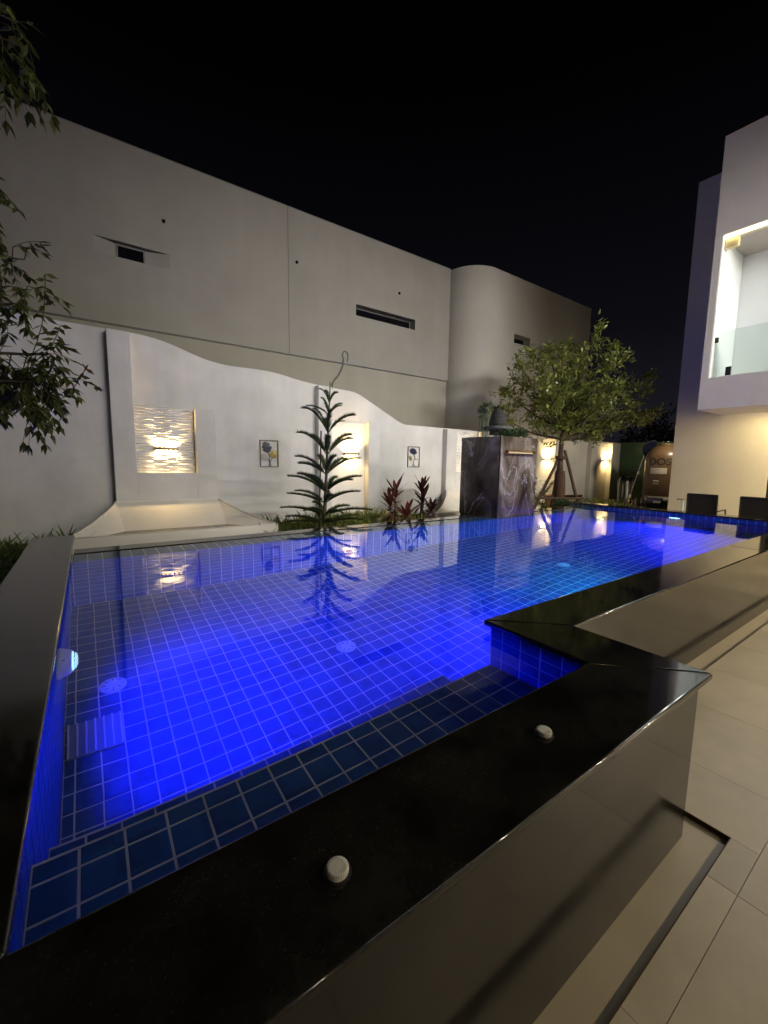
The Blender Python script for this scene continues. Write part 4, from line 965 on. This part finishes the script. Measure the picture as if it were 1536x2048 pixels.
# ================================================================== PINE
def pine(base, top, label):
    t = thing('pine_tree', base, label, 'tree')
    B, Tp = Vector(base), Vector(top); rr = random.Random(21)
    ax = lambda z: B.lerp(Tp, (z - B.z) / (Tp.z - B.z))
    tr = [ax(B.z + (Tp.z - B.z) * i / 12) for i in range(13)]
    obj('trunk', MB().tube(tr, [0.032 - 0.026 * i / 12 for i in range(13)], 8), 'twig', t, smooth=True)
    obj('support_cane', MB().tube([B + Vector((-0.06, 0.03, 0)), B + Vector((-0.02, 0.03, 1.5))], 0.012, 6), 'stake', t)
    wh = [(0.50, 0.66, 0.10, 6), (0.62, 0.60, 0.14, 6), (0.80, 0.58, 0.16, 6), (0.95, 0.56, 0.20, 6), (1.195, 0.46, 0.22, 6), (1.465, 0.38, 0.24, 6), (1.77, 0.36, 0.28, 6), (2.02, 0.27, 0.16, 5), (2.18, 0.16, 0.16, 5)]
    for wi, (z, L_, rise, n) in enumerate(wh):
        off = rr.random() * 1.0 + wi * 0.55
        for i in range(n):
            a = off + 2 * math.pi * i / n + rr.uniform(-0.15, 0.15); Lb = L_ * rr.uniform(0.72, 1.15); rs = rise * rr.uniform(0.65, 1.25)
            o = ax(z); dv = Vector((math.cos(a), math.sin(a), 0)); mb = MB(); pts = []
            for k in range(9):
                s_ = k / 8
                zz = rs * (2.1 * s_ - 1.1 * s_ * s_) if rise > 0.15 else rs * (2.4 * s_ - 1.6 * s_ * s_)
                pts.append(o + dv * (Lb * s_) + Vector((0, 0, zz)))
            mb.tube(pts, [0.007 - 0.005 * k / 8 for k in range(9)], 5)
            side = Vector((-dv.y, dv.x, 0)); nn = int(620 * Lb / 0.5)
            for q in range(nn):
                s_ = 0.10 + 0.9 * (q / nn); k = min(7, int(s_ * 8)); f = s_ * 8 - k
                p = pts[k].lerp(pts[k + 1], f); tg = (pts[k + 1] - pts[k]).normalized()
                w_ = (0.105 if z > 0.9 else 0.085) * (1 - 0.55 * s_) * min(1, 0.5 + s_ * 2) * (1.0 if Lb > 0.3 else 0.5)
                sg = 1 if q % 2 else -1
                d = side * sg * rr.uniform(0.1, 0.9) + tg * rr.uniform(0.5, 0.9) + Vector((0, 0, rr.uniform(0.0, 1.0)))
                mb.leaf(p, d, (0, 0, 1), w_ * rr.uniform(0.45, 1.35), 0.0070, 0.3)
            obj('branch', mb, 'pine', t, fix=False)
    tip = MB(); tip.tube([ax(2.2), ax(2.45)], [0.006, 0.002], 5)
    for q in range(50):
        s_ = q / 50; p = ax(2.18 + 0.26 * s_); a = rr.random() * 6.28
        tip.leaf(p, (math.cos(a) * 0.5, math.sin(a) * 0.5, 0.8), (0, 0, 1), 0.03, 0.006)
    obj('leader', tip, 'pine', t, fix=False)
pine((2.66, 5.2, 0.30), (2.765, 5.2, 2.46), 'tiered young norfolk pine by the pool rim before the tall niche')

# ================================================================== CORDYLINES
def cordyline(base, h, n, material, label, seed, L0=0.34):
    t = thing('cordyline', base, label, 'plant', 'broad-leaved red plants by the garden wall'); rr = random.Random(seed); B = Vector(base)
    for s_i in range(3):
        a0 = s_i * 2.1 + seed; hh = h * (1 - 0.28 * s_i)
        top = B + Vector((math.cos(a0) * 0.10 * s_i, math.sin(a0) * 0.10 * s_i, hh))
        obj('cane', MB().tube([B + Vector((math.cos(a0) * 0.03, math.sin(a0) * 0.03, 0)), top], [0.013, 0.009], 6), 'twig', t)
        for i in range(n):
            f = i / n; a = i * 2.4 + rr.uniform(-0.3, 0.3); p = top + Vector((0, 0, -0.55 * hh * f)); el = 1.9 - 2.3 * f + rr.uniform(-0.2, 0.2)
            d = Vector((math.cos(a), math.sin(a), el)); sd = Vector((-math.sin(a), math.cos(a), 0))
            mb = MB().blade(p, d, sd, L0 * rr.uniform(0.75, 1.15), 0.062, 0.10 + 0.45 * f, 5)
            obj('leaf', mb, material if rr.random() < 0.8 else 'cordred', t, fix=False, smooth=True)
cordyline((3.95, 5.25, 0.30), 0.66, 20, 'cordred', 'red-leaved cordyline right of the tall niche', 1)
cordyline((4.68, 5.45, 0.30), 0.66, 21, 'corddark', 'dark purple cordyline left of the marble column', 2)

# ground cover (uncountable blades) along the bed
def cover(name, spots, material, seed, Lr, W, label=None):
    mb = MB(); rr = random.Random(seed)
    for (x0, x1, y0, y1, n) in spots:
        for i in range(n):
            cx, cy_ = rr.uniform(x0, x1), rr.uniform(y0, y1)
            for k in range(9):
                a = rr.random() * 6.28; e = rr.uniform(0.5, 2.2)
                mb.blade((cx + rr.uniform(-.03, .03), cy_ + rr.uniform(-.03, .03), 0.295), (math.cos(a), math.sin(a), e), (-math.sin(a), math.cos(a), 0), rr.uniform(*Lr), W, rr.uniform(0.1, 0.5), 3)
    return tag(obj(name, mb, material, fix=False), label, 'ground cover', kind='stuff')
cover('lime_groundcover', [(1.95, 4.7, 5.3, 6.5, 260), (3.2, 4.4, 4.9, 6.4, 200), (7.9, 11.5, 4.95, 6.5, 140), (-0.9, 0.0, 5.6, 6.5, 25)], 'lime', 31, (0.20, 0.42), 0.020, 'lime green strap-leaved ground cover along the garden wall')
cover('dark_groundcover', [(1.95, 4.8, 4.6, 5.6, 240), (-2.0, -0.65, 3.9, 6.4, 120), (6.0, 7.8, 4.6, 5.4, 60)], 'grassg', 32, (0.12, 0.30), 0.014, 'dark green grassy ground cover behind the pool rim')

# ================================================================== TREE with stakes
def leaf_cluster(mb, rr, p, n, spread, L, W, bias=Vector((0, 0, 0))):
    for i in range(n):
        d = Vector((rr.gauss(0, 1), rr.gauss(0, 1), rr.gauss(0.25, 0.7))) + bias
        q = p + Vector((rr.gauss(0, 1), rr.gauss(0, 1), rr.gauss(0, 0.7))) * spread
        mb.leaf(q, d, Vector((rr.gauss(0, .5), rr.gauss(0, .5), 1)), L * rr.uniform(0.7, 1.25), W * rr.uniform(0.8, 1.2), 0.2, 0.1)
def staked_tree(base, label):
    t = thing('staked_tree', base, label, 'tree'); rr = random.Random(41); B = Vector(base)
    fork = B + Vector((0.0, 0.02, 1.62)); topc = B + Vector((0.1, 0.0, 3.3))
    trunk = [B, B + Vector((0.02, 0, 0.5)), B + Vector((0.0, 0.02, 1.1)), fork, B + Vector((0.03, 0, 2.3)), B + Vector((0.1, 0, 3.1)), topc]
    obj('trunk', MB().tube(spline(trunk, 4), [0.10 - 0.092 * (i / 24) ** 0.8 for i in range(25)], 10), 'bark', t, smooth=True)
    obj('burlap_wrap', MB().tube([B + Vector((0, 0, 0.25)), B + Vector((0.01, 0, 0.5)), B + Vector((0.01, 0.01, 0.78)), B + Vector((0, 0.01, 0.95))], [0.108, 0.116, 0.110, 0.097], 12), 'burlap', t, smooth=True)
    lv = MB()
    # limbs in the plane facing the pool and in depth: (right, depth, height) of the tips about the fork
    tips = [(-1.36, 0.1, 0.52), (1.85, 0.0, 0.62), (-1.15, 0.3, 1.02), (1.45, -0.3, 0.36), (-1.05, -0.2, 1.50), (1.85, 0.2, 1.42), (-0.62, 0.4, 1.85), (1.0, 0.1, 1.92), (0.40, -0.4, 2.05), (-0.2, 0.5, 2.0), (0.6, 0.6, 1.8),
            (0.5, -1.0, 0.9), (-0.7, -0.9, 1.0), (0.2, 1.2, 1.1), (1.3, 0.9, 1.1), (-0.4, -0.7, 1.6), (0.7, -0.8, 1.5), (1.0, 0.5, 0.65), (-0.8, 0.8, 1.4), (1.4, -0.5, 0.9), (0.1, 0.2, 1.98)]
    rv = Vector((RIGHT.x, RIGHT.y, 0)).normalized(); dp = Vector((FWD.x, FWD.y, 0)).normalized()
    for (r_, d_, h_) in tips:
        s0 = fork + Vector((0, 0, max(0.0, h_ * 0.42 - 0.20)))
        e = fork + rv * r_ + dp * d_ + Vector((0, 0, h_))
        mid = s0.lerp(e, 0.5) + Vector((0, 0, -0.08 + rr.uniform(-0.08, 0.05)))
        pts = spline([s0, mid, e], 6); nP = len(pts)
        obj('limb', MB().tube(pts, [0.030 - 0.025 * i / (nP - 1) for i in range(nP)], 6), 'bark', t, smooth=True)
        for k in range(2, nP):
            f = k / (nP - 1)
            for b_ in range(2):
                dv = Vector((rr.gauss(0, 1), rr.gauss(0, 1), rr.gauss(0.35, 0.6))).normalized(); ln_ = rr.uniform(0.16, 0.42) * (0.75 if f > 0.9 else 1)
                q = pts[k] + dv * ln_
                lv.tube([pts[k], q], [0.006, 0.002], 3, False)
                for s_ in (0.45, 0.75, 1.0):
                    leaf_cluster(lv, rr, pts[k].lerp(q, s_), 6, 0.06, 0.115, 0.050, dv * 0.9)
        ax = (e - mid).normalized()
        for s_ in range(6): leaf_cluster(lv, rr, e + ax * (0.05 * s_ - 0.1), 9, 0.04, 0.095, 0.04, ax * 1.2)
    obj('crown', lv, 'treeleaf', t, fix=False)
    # tripod of stakes and cross bars
    st = thing('tree_stakes', B, 'tripod of dark timber stakes tied round the tree trunk', 'stakes')
    feet = [(-0.62, -0.1), (0.48, -0.05), (0.05, 0.55)]
    for (r_, d_) in feet:
        f0 = B + rv * r_ + dp * d_; t0 = fork + rv * (r_ * 0.06) + dp * (d_ * 0.06) + Vector((0, 0, -0.30 if r_ > 0.3 else -0.38))
        if r_ > 0.3: t0 = t0 + rv * 0.05 + Vector((0, 0, 0.08))
        obj('stake', MB().tube([f0, t0], [0.035, 0.032], 7), 'stake', st)
    zb = 0.36
    at_h = lambda r_, d_: B + rv * (r_ * 0.78) + dp * (d_ * 0.78 - 0.05) + Vector((0, 0, zb))
    obj('cross_bar', MB().tube([at_h(*feet[0]) - rv * 0.08, at_h(*feet[1]) + rv * 0.14], 0.028, 7), 'stake', st)
    obj('cross_bar', MB().tube([at_h(*feet[1]) + rv * 0.1 + Vector((0, 0, 0.06)), at_h(*feet[2])], 0.026, 7), 'stake', st)
    obj('cross_bar', MB().tube([at_h(*feet[0]), at_h(*feet[2])], 0.026, 7), 'stake', st)
    obj('tie_rope', MB().lathe([(0.105, 0), (0.115, 0.02), (0.115, 0.06), (0.105, 0.08)], fork + Vector((0, 0, -0.42)), 14), 'burlap', st)
staked_tree((8.42, 5.20, 0.30), 'leafy staked tree at the far corner of the pool')
tuft('pot_bush', (8.05, 4.86, 0.44), 0.20, 0.2, 0.24, 900, 0.05, 'shrub', 'dense dark green bush at the foot of the staked tree', 'plant', 12)
single('bush_pot', MB().lathe([(0.12, 0), (0.16, 0.10), (0.17, 0.14), (0.15, 0.14)], (8.05, 4.86, 0.30), 20), 'black', (8.05, 4.86, 0.30), 'low dark pot under the dense bush by the pool corner', 'pot')
tp = thing('terracotta_pot', (9.3, 5.9, 0.30), 'terracotta pot glimpsed behind the tree stakes', 'pot')
obj('pot_body', MB().lathe([(0.16, 0), (0.2, 0.28), (0.225, 0.28), (0.225, 0.34), (0.20, 0.345)], (9.3, 5.9, 0.30), 24), 'terracotta', tp, smooth=True)
obj('earth', MB().lathe([(0.198, 0.30), (0.002, 0.33)], (9.3, 5.9, 0.32), 24), 'soil', tp)
# pale feathery shrub in front of niche 4
fs = thing('feathery_shrub', (8.3, 5.75, 0.30), 'yellow-green feathery shrub lit by the niche beside the marble column', 'plant'); rr = random.Random(14); lv, st = MB(), MB()
for i in range(34):
    a = rr.random() * 6.28; ln_ = rr.uniform(0.5, 1.0); d = Vector((math.cos(a) * 0.45, math.sin(a) * 0.45, 1)).normalized(); B = Vector((8.3, 5.75, 0.30))
    pts = [B, B + d * ln_ * 0.5, B + d * ln_ + Vector((math.cos(a), math.sin(a), -0.2)) * 0.12]
    st.tube(pts, [0.007, 0.005, 0.002], 4)
    for k in range(34):
        s_ = 0.35 + 0.65 * rr.random(); p = Vector(pts[0]).lerp(Vector(pts[1]), min(1, s_ * 2)) if s_ < 0.5 else Vector(pts[1]).lerp(Vector(pts[2]), s_ * 2 - 1)
        b2 = rr.random() * 6.28; lv.leaf(p, d * 0.5 + Vector((math.cos(b2), math.sin(b2), 0.1)), (0, 0, 1), rr.uniform(0.05, 0.11), 0.016)
obj('stems', st, 'twig', fs); obj('foliage', lv, 'lime', fs, fix=False)

# ================================================================== OVERHANGING TREE at the left edge
def pinnate(mb, rr, p, d, L_, nl, ll, lw):
    """one compound leaf: drooping midrib with paired pointed leaflets"""
    d = Vector(d).normalized(); sd = d.cross(Vector((0, 0, 1)))
    sd = sd.normalized() if sd.length > 0.05 else Vector((1, 0, 0))
    pts = [p + d * (L_ * s_ / 5) + Vector((0, 0, -0.28 * L_ * (s_ / 5) ** 2)) for s_ in range(6)]
    mb.tube(pts, 0.0016, 3, False)
    for k in range(nl):
        s_ = 0.22 + 0.78 * k / max(1, nl - 1); i = min(4, int(s_ * 5)); q = pts[i].lerp(pts[i + 1], s_ * 5 - i)
        for sg in (1, -1):
            dd = d * 0.6 + sd * sg * rr.uniform(0.4, 1.0) + Vector((0, 0, rr.uniform(-1.2, -0.15)))
            mb.leaf(q, dd, Vector((rr.uniform(-.4, .4), rr.uniform(-.4, .4), 1)), ll * rr.uniform(0.75, 1.2), lw * rr.uniform(0.85, 1.2), 0.18, 0.12)
    mb.leaf(pts[-1], d + Vector((0, 0, -0.5)), (0, 0, 1), ll, lw)
lt = thing('overhanging_tree', (-1.25, 2.75, 0.30), 'tree with drooping pointed leaves hanging in from the left edge', 'tree')
rr = random.Random(77)
trunk = [(-1.25, 2.75, 0.30), (-1.22, 2.76, 1.0), (-1.15, 2.78, 1.7), (-1.02, 2.8, 2.5), (-0.95, 2.8, 3.3)]
obj('trunk', MB().tube(spline(trunk, 5), [0.06 - 0.04 * i / 20 for i in range(21)], 9), 'bark', lt, smooth=True)
limbs = [  # start, mid, end, twig count, leaf scale
    ((-1.18, 2.77, 1.45), (-0.62, 2.8, 1.64), (-0.22, 2.8, 1.78), 28, 1.0),
    ((-1.15, 2.78, 1.6), (-0.62, 2.8, 1.72), (-0.10, 2.82, 1.76), 32, 1.0),
    ((-1.15, 2.7, 1.6), (-0.62, 2.66, 1.70), (-0.16, 2.62, 1.74), 20, 1.0),
    ((-1.10, 2.78, 1.8), (-0.55, 2.8, 1.86), (-0.14, 2.78, 1.90), 22, 1.0),
    ((-1.05, 2.8, 2.1), (-0.52, 2.8, 2.08), (-0.20, 2.8, 2.14), 16, 1.0),
    ((-1.0, 2.8, 2.3), (-0.60, 2.8, 2.30), (-0.20, 2.84, 2.36), 14, 0.9),
    ((-0.98, 2.8, 3.0), (-0.60, 2.75, 3.32), (-0.15, 2.72, 3.34), 20, 1.15),
    ((-0.98, 2.8, 3.0), (-0.60, 2.7, 3.20), (-0.14, 2.68, 3.22), 18, 1.15),
    ((-0.96, 2.8, 2.5), (-0.60, 2.8, 2.62), (-0.28, 2.8, 2.62), 12, 1.0),
]
cr, rd = MB(), MB()
for (a, b_, c, n, sc_) in limbs:
    pts = spline([a, b_, c], 8); nP = len(pts)
    obj('limb', MB().tube(pts, [0.022 - 0.019 * i / (nP - 1) for i in range(nP)], 6), 'twig', lt, smooth=True)
    for k in range(-n // 2, n):
        f = 0.16 + 0.29 * (k + n) / n if k < 0 else 0.45 + 0.55 * k / (n - 1); i = min(nP - 2, int(f * (nP - 1))); p = pts[i].lerp(pts[i + 1], f * (nP - 1) - i)
        dv = Vector((rr.uniform(-0.3, 0.6), rr.gauss(0, 0.7), rr.gauss(0.0, 0.5)))
        q = p + dv.normalized() * rr.uniform(0.05, 0.13)
        cr.tube([p, q], [0.003, 0.002], 4, False)
        for s_ in range(2):
            pinnate(cr, rr, q, dv + Vector((rr.gauss(0, .4), rr.gauss(0, .5), rr.uniform(-0.9, 0.1))), rr.uniform(0.08, 0.15) * sc_, rr.randint(2, 4), 0.058 * sc_, 0.023 * sc_)
# long shoots with sparse leaves reaching right
for (a, b_, c) in (((-0.22, 2.8, 1.66), (-0.08, 2.8, 1.70), (0.02, 2.8, 1.86)), ((-0.2, 2.8, 1.85), (-0.12, 2.8, 1.95), (-0.075, 2.8, 2.06)), ((-0.25, 2.8, 1.75), (-0.15, 2.8, 2.05), (-0.12, 2.8, 2.30)), ((-0.34, 2.8, 1.9), (-0.29, 2.8, 2.2), (-0.31, 2.8, 2.42))):
    pts = spline([a, b_, c], 6); cr.tube(pts, 0.0022, 4)
    for k in range(4, len(pts)):
        for sg in (1, -1):
            (rd if k > len(pts) - 3 and c[0] > 0 else cr).leaf(pts[k], Vector((sg * rr.uniform(0.2, 0.9), rr.uniform(-.7, .5), rr.uniform(-0.9, 0.5))), (rr.gauss(0, 1), -1.0, rr.gauss(0.3, 0.7)), 0.055 * rr.uniform(0.7, 1.15), 0.022)
obj('crown', cr, 'leftleaf', lt, fix=False); obj('young_leaves', rd, 'leafred', lt, fix=False)
tuft('corner_shrub', (-0.78, 4.55, 0.30), 0.35, 0.35, 0.42, 420, 0.09, 'grassg', 'low shrub behind the left coping under the overhanging tree', 'plant', 15, W=0.03)

# ================================================================== FAR RIGHT SERVICE CORNER
gf = thing('green_fence', (14.42, 5, 0), 'dark green sheet fence closing the yard behind the water tank', 'fence')
for i in range(8):
    y1 = 6.78 - i * 0.62
    obj('sheet', MB().box(14.40, 14.43, y1 - 0.614, y1, -0.05, 2.08), 'green', gf)
obj('top_rail', MB().box(14.385, 14.445, 1.8, 6.78, 2.081, 2.13), 'green', gf)
tank_c = (12.2, 4.62, -0.05)
tk = thing('water_tank', tank_c, 'tall brown plastic water tank behind the villa corner', 'water tank')
Rt = 0.45
obj('pad', MB().box(11.6, 12.8, 4.02, 5.22, -0.055, 0.33), 'ground', tk)
obj('tank_body', MB().lathe([(Rt - 0.02, 0.0), (Rt, 0.03), (Rt, 1.30), (Rt - 0.03, 1.42), (Rt - 0.16, 1.54), (0.16, 1.60), (0.16, 1.64), (0.002, 1.65)], (12.2, 4.62, 0.331), 40), 'tank', tk, smooth=True)
phi0 = math.atan2(-4.62, -12.2) - 0.26
def cyl(a, z, r): return (tank_c[0] + r * math.cos(phi0 + a / Rt), tank_c[1] + r * math.sin(phi0 + a / Rt), z)
def patch(name, a0, a1, z0, z1, r, material, n=8):
    mb = MB()
    for i in range(n):
        u0, u1 = a0 + (a1 - a0) * i / n, a0 + (a1 - a0) * (i + 1) / n
        mb.poly([cyl(u0, z0, r), cyl(u1, z0, r), cyl(u1, z1, r), cyl(u0, z1, r)])
    return obj(name, mb, material, tk, fix=False)
fc = bpy.data.curves.new('lettering', 'FONT'); fc.body = 'DOS'; fc.size = 0.24; fc.align_x = 'CENTER'; fc.offset = 0.006; fc.extrude = 0.0
fo = bpy.data.objects.new('lettering', fc); col.objects.link(fo)
me = bpy.data.meshes.new_from_object(fo.evaluated_get(bpy.context.evaluated_depsgraph_get())); bpy.data.objects.remove(fo)
bm = bmesh.new(); bm.from_mesh(me); bmesh.ops.subdivide_edges(bm, edges=[e for e in bm.edges if e.calc_length() > 0.03], cuts=2)
for v in bm.verts: v.co = Vector(cyl(v.co.x * 1.05, 1.42 + v.co.y, Rt + 0.003)) - ORG[tk]
bm.to_mesh(me); bm.free(); me.materials.clear(); me.materials.append(M['ink'])
lo = bpy.data.objects.new('lettering', me); col.objects.link(lo); lo.parent = tk; ORG[lo] = ORG[tk]
pa = patch('sticker', -0.20, 0.17, 1.20, 1.34, Rt + 0.002, 'sticker')
for z in (1.225, 1.262, 1.30): patch('sticker_row', -0.18, 0.15, z, z + 0.014, Rt + 0.004, 'stickerline')
patch('sticker', -0.11, 0.02, 1.00, 1.03, Rt + 0.002, 'sticker'); patch('sticker', -0.11, 0.02, 0.94, 0.955, Rt + 0.002, 'sticker')
patch('sticker', -0.33, 0.36, 0.54, 0.62, Rt + 0.002, 'sticker', 14)
for a in (-0.30, -0.08, 0.26): patch('sticker_row', a, a + 0.10, 0.565, 0.60, Rt + 0.004, 'ink', 3)
# stainless filters
for (x, y, h, lb) in ((12.65, 5.86, 0.98, 'slim steel water filter cylinder nearest the white wall'), (12.6, 5.62, 0.98, 'slim steel water filter cylinder next to the pole')):
    ft = thing('water_filter', (x, y, -0.05), lb, 'filter', 'steel water filters beside the tank')
    obj('cylinder', MB().lathe([(0.09, 0.0), (0.10, 0.02), (0.10, h), (0.085, h + 0.03)], (x, y, -0.05), 24), 'steel', ft, smooth=True)
    obj('valve_head', MB().lathe([(0.06, 0.0), (0.075, 0.02), (0.075, 0.09), (0.03, 0.11), (0.03, 0.14)], (x, y, h - 0.019), 16), 'black', ft, smooth=True)
    obj('handle', MB().box(x - 0.012, x + 0.012, y - 0.06, y + 0.06, h + 0.121, h + 0.14), 'black', ft)
single('water_pipe', MB().tube(spline([(12.45, 5.82, -0.05), (12.45, 5.82, 0.5), (12.45, 5.82, 0.95), (12.50, 5.84, 1.02), (12.58, 5.855, 1.01)], 5), 0.025, 8), 'hose', (12.45, 5.82, -0.05), 'pale blue pipe running up beside the steel filters', 'pipe', smooth=True)
# cleaning pole with net
pn = thing('pool_net', (11.9, 5.36, 0.0), 'long silver pole with dark net leaning against the brown tank', 'pool net')
p0, p1 = Vector((11.9, 5.37, 0.20)), Vector((12.0, 5.02, 1.74)); 
obj('pole', MB().tube([p0.lerp(p1, -0.15), p1], 0.016, 8), 'steel', pn, smooth=True)
for f in (0.22, 0.62): obj('clamp_ring', MB().tube([p0.lerp(p1, f), p0.lerp(p1, f + 0.05)], 0.027, 8), 'plastic', pn)
nm = MB(); dv = Vector((0.08, -0.30, 0.62)).normalized(); up_ = RIGHT.cross(dv).normalized()
fr_pts = []
c0 = p1 + dv * 0.16
for i in range(17):
    a = 2 * math.pi * i / 16; fr_pts.append(c0 + dv * math.cos(a) * 0.18 + Vector((RIGHT.x, RIGHT.y, 0)) * math.sin(a) * 0.17)
obj('net_hoop', MB().tube(fr_pts, 0.014, 6, False), 'black', pn)
for ring in range(5):
    s0, s1 = ring / 5, (ring + 1) / 5
    for i in range(16):
        g_ = lambda s_, q: c0.lerp(q, 1 - 0.75 * s_) + Vector((0.05, 0.02, -0.30)) * s_
        nm.poly([g_(s0, fr_pts[i]), g_(s0, fr_pts[i + 1]), g_(s1, fr_pts[i + 1]), g_(s1, fr_pts[i])])
obj('net_bag', nm, 'net', pn, fix=False)
# pump and valves
pm = thing('pool_pump', (11.6, 4.35, 0.30), 'dark pump with pale fittings in front of the tank', 'pump')
obj('motor', MB().lathe([(0.09, -0.18), (0.12, -0.16), (0.12, 0.14), (0.09, 0.18)], (11.35, 4.45, 0.50), 20, 'y'), 'navy', pm, smooth=True)
obj('base', MB().box(11.2, 11.5, 4.22, 4.70, -0.05, 0.375), 'ground', pm)
obj('strainer', MB().lathe([(0.10, 0.0), (0.11, 0.12), (0.12, 0.13), (0.12, 0.17), (0.03, 0.19)], (11.35, 4.15, 0.40), 20), 'black', pm, smooth=True)
obj('fitting', MB().box(11.2, 11.26, 4.28, 4.42, 0.50, 0.545), 'plastic', pm)
vm = thing('tap_cluster', (11.75, 5.2, 0.0), 'cluster of brass taps and pipe fittings at the foot of the pole', 'taps')
rr = random.Random(6)
for i in range(6):
    x, y, z = 11.75 + rr.uniform(-.05, .1), 5.25 - i * 0.11, 0.44 + rr.uniform(-0.02, 0.10)
    obj('riser', MB().tube([(x, y, -0.05), (x, y, z)], 0.016, 8), 'brass' if i < 2 else 'framegrey', vm)
    obj('tap_wheel', MB().lathe([(0.035, 0), (0.038, 0.01), (0.035, 0.02), (0.01, 0.022), (0.01, 0.035)], (x, y, z), 12), 'brass' if i < 2 else 'steel', vm)
    obj('nozzle', MB().tube([(x, y, z - 0.04), (x - 0.06, y - 0.01, z - 0.05), (x - 0.08, y - 0.01, z - 0.09)], 0.013, 6), 'brass' if i < 2 else 'framegrey', vm)
# garden tap in front of the villa wall
tpp = thing('garden_tap', (9.2, 3.12, -0.045), 'slim grey tap standing against the villa wall left of the chairs', 'tap')
obj('post', MB().tube([(9.2, 3.12, -0.045), (9.2, 3.12, 0.74)], 0.018, 8), 'hose', tpp)
obj('tap_head', MB().tube([(9.2, 3.12, 0.735), (9.19, 3.14, 0.765), (9.19, 3.21, 0.77), (9.19, 3.215, 0.75)], 0.012, 6), 'framegrey', tpp)
obj('lever', MB().box(9.18, 9.20, 3.05, 3.13, 0.771, 0.779), 'framegrey', tpp)

# ================================================================== CHAIRS
def chair(x, yc, label):
    t = thing('patio_chair', (x + 0.25, yc, 0), label, 'chair', 'black patio chairs by the villa'); hw = 0.225
    def bar(name, pts, r=0.013): obj(name, MB().tube(pts, r, 6), 'black', t, smooth=True)
    obj('backrest', MB().prism([(x, yc - 0.20), (x + 0.018, yc - 0.20), (x + 0.018, yc + 0.20), (x, yc + 0.20)], 0.45, 0.905), 'sling', t)
    ob = t.children[-1]
    for v in ob.data.vertices: v.co.x += (0.92 - (v.co.z)) * 0.10
    obj('seat', MB().box(x + 0.06, x + 0.50, yc - 0.20, yc + 0.20, 0.425, 0.440), 'sling', t)
    for s_ in (-1, 1):
        y = yc + s_ * (hw - 0.012)
        bar('back_post', [(x + 0.004, y, 0.918), (x + 0.05, y, 0.43)]); bar('leg', [(x + 0.05, y, 0.43), (x - 0.02, y, 0.0)]); bar('leg', [(x + 0.50, y, 0.43), (x + 0.55, y, 0.0)])
        bar('seat_rail', [(x + 0.05, y, 0.432), (x + 0.50, y, 0.432)]); bar('armrest', [(x + 0.03, y, 0.64), (x + 0.46, y, 0.65), (x + 0.52, y, 0.43)])
    bar('top_rail', [(x + 0.004, yc - hw + 0.012, 0.916), (x + 0.004, yc + hw - 0.012, 0.916)])
chair(8.53, 2.62, 'black sling patio chair beyond the pool end, left of the pair')
chair(8.53, 1.89, 'black sling patio chair beyond the pool end, nearer the right edge')

# ================================================================== distance: dark trees, two far lamps
def far_tree(base, h, r_, seed, label):
    t = thing('far_tree', base, label, 'tree', 'dark trees beyond the yard'); rr = random.Random(seed); B = Vector(base); lv = MB()
    obj('trunk', MB().tube([B, B + Vector((0.1, 0, h * 0.5)), B + Vector((0, 0.1, h * 0.8))], [0.12, 0.08, 0.03], 7), 'bark', t)
    for i in range(90):
        d = Vector((rr.gauss(0, 1), rr.gauss(0, 1), rr.gauss(0, 1))).normalized() * r_ * rr.random() ** 0.4
        leaf_cluster(lv, rr, B + Vector((0, 0, h * 0.7)) + d * 1.0, 22, 0.18, 0.2, 0.08)
    obj('crown', lv, 'darktree', t, fix=False)
far_tree((18.0, 7.2, 0), 3.2, 1.2, 1, 'dark tree above the green fence left of the brown tank')
far_tree((19.5, 6.1, 0), 3.0, 1.1, 2, 'dark tree behind the brown tank beside the villa corner')
for i, (y, lb) in enumerate(((11.646, 'left of two tiny far lamps above the brown tank'), (11.306, 'right of two tiny far lamps above the brown tank'))):
    t = thing('far_lamp', (30, y, -0.06), lb, 'lamp', 'two far lamps')
    obj('post', MB().tube([(30, y, -0.06), (30, y, 2.84)], 0.03, 6), 'framegrey', t); obj('bulb', MB().lathe([(0.04, 0), (0.10, 0.05), (0.10, 0.10), (0.02, 0.14)], (30, y, 2.84), 12), 'cool_lens', t)
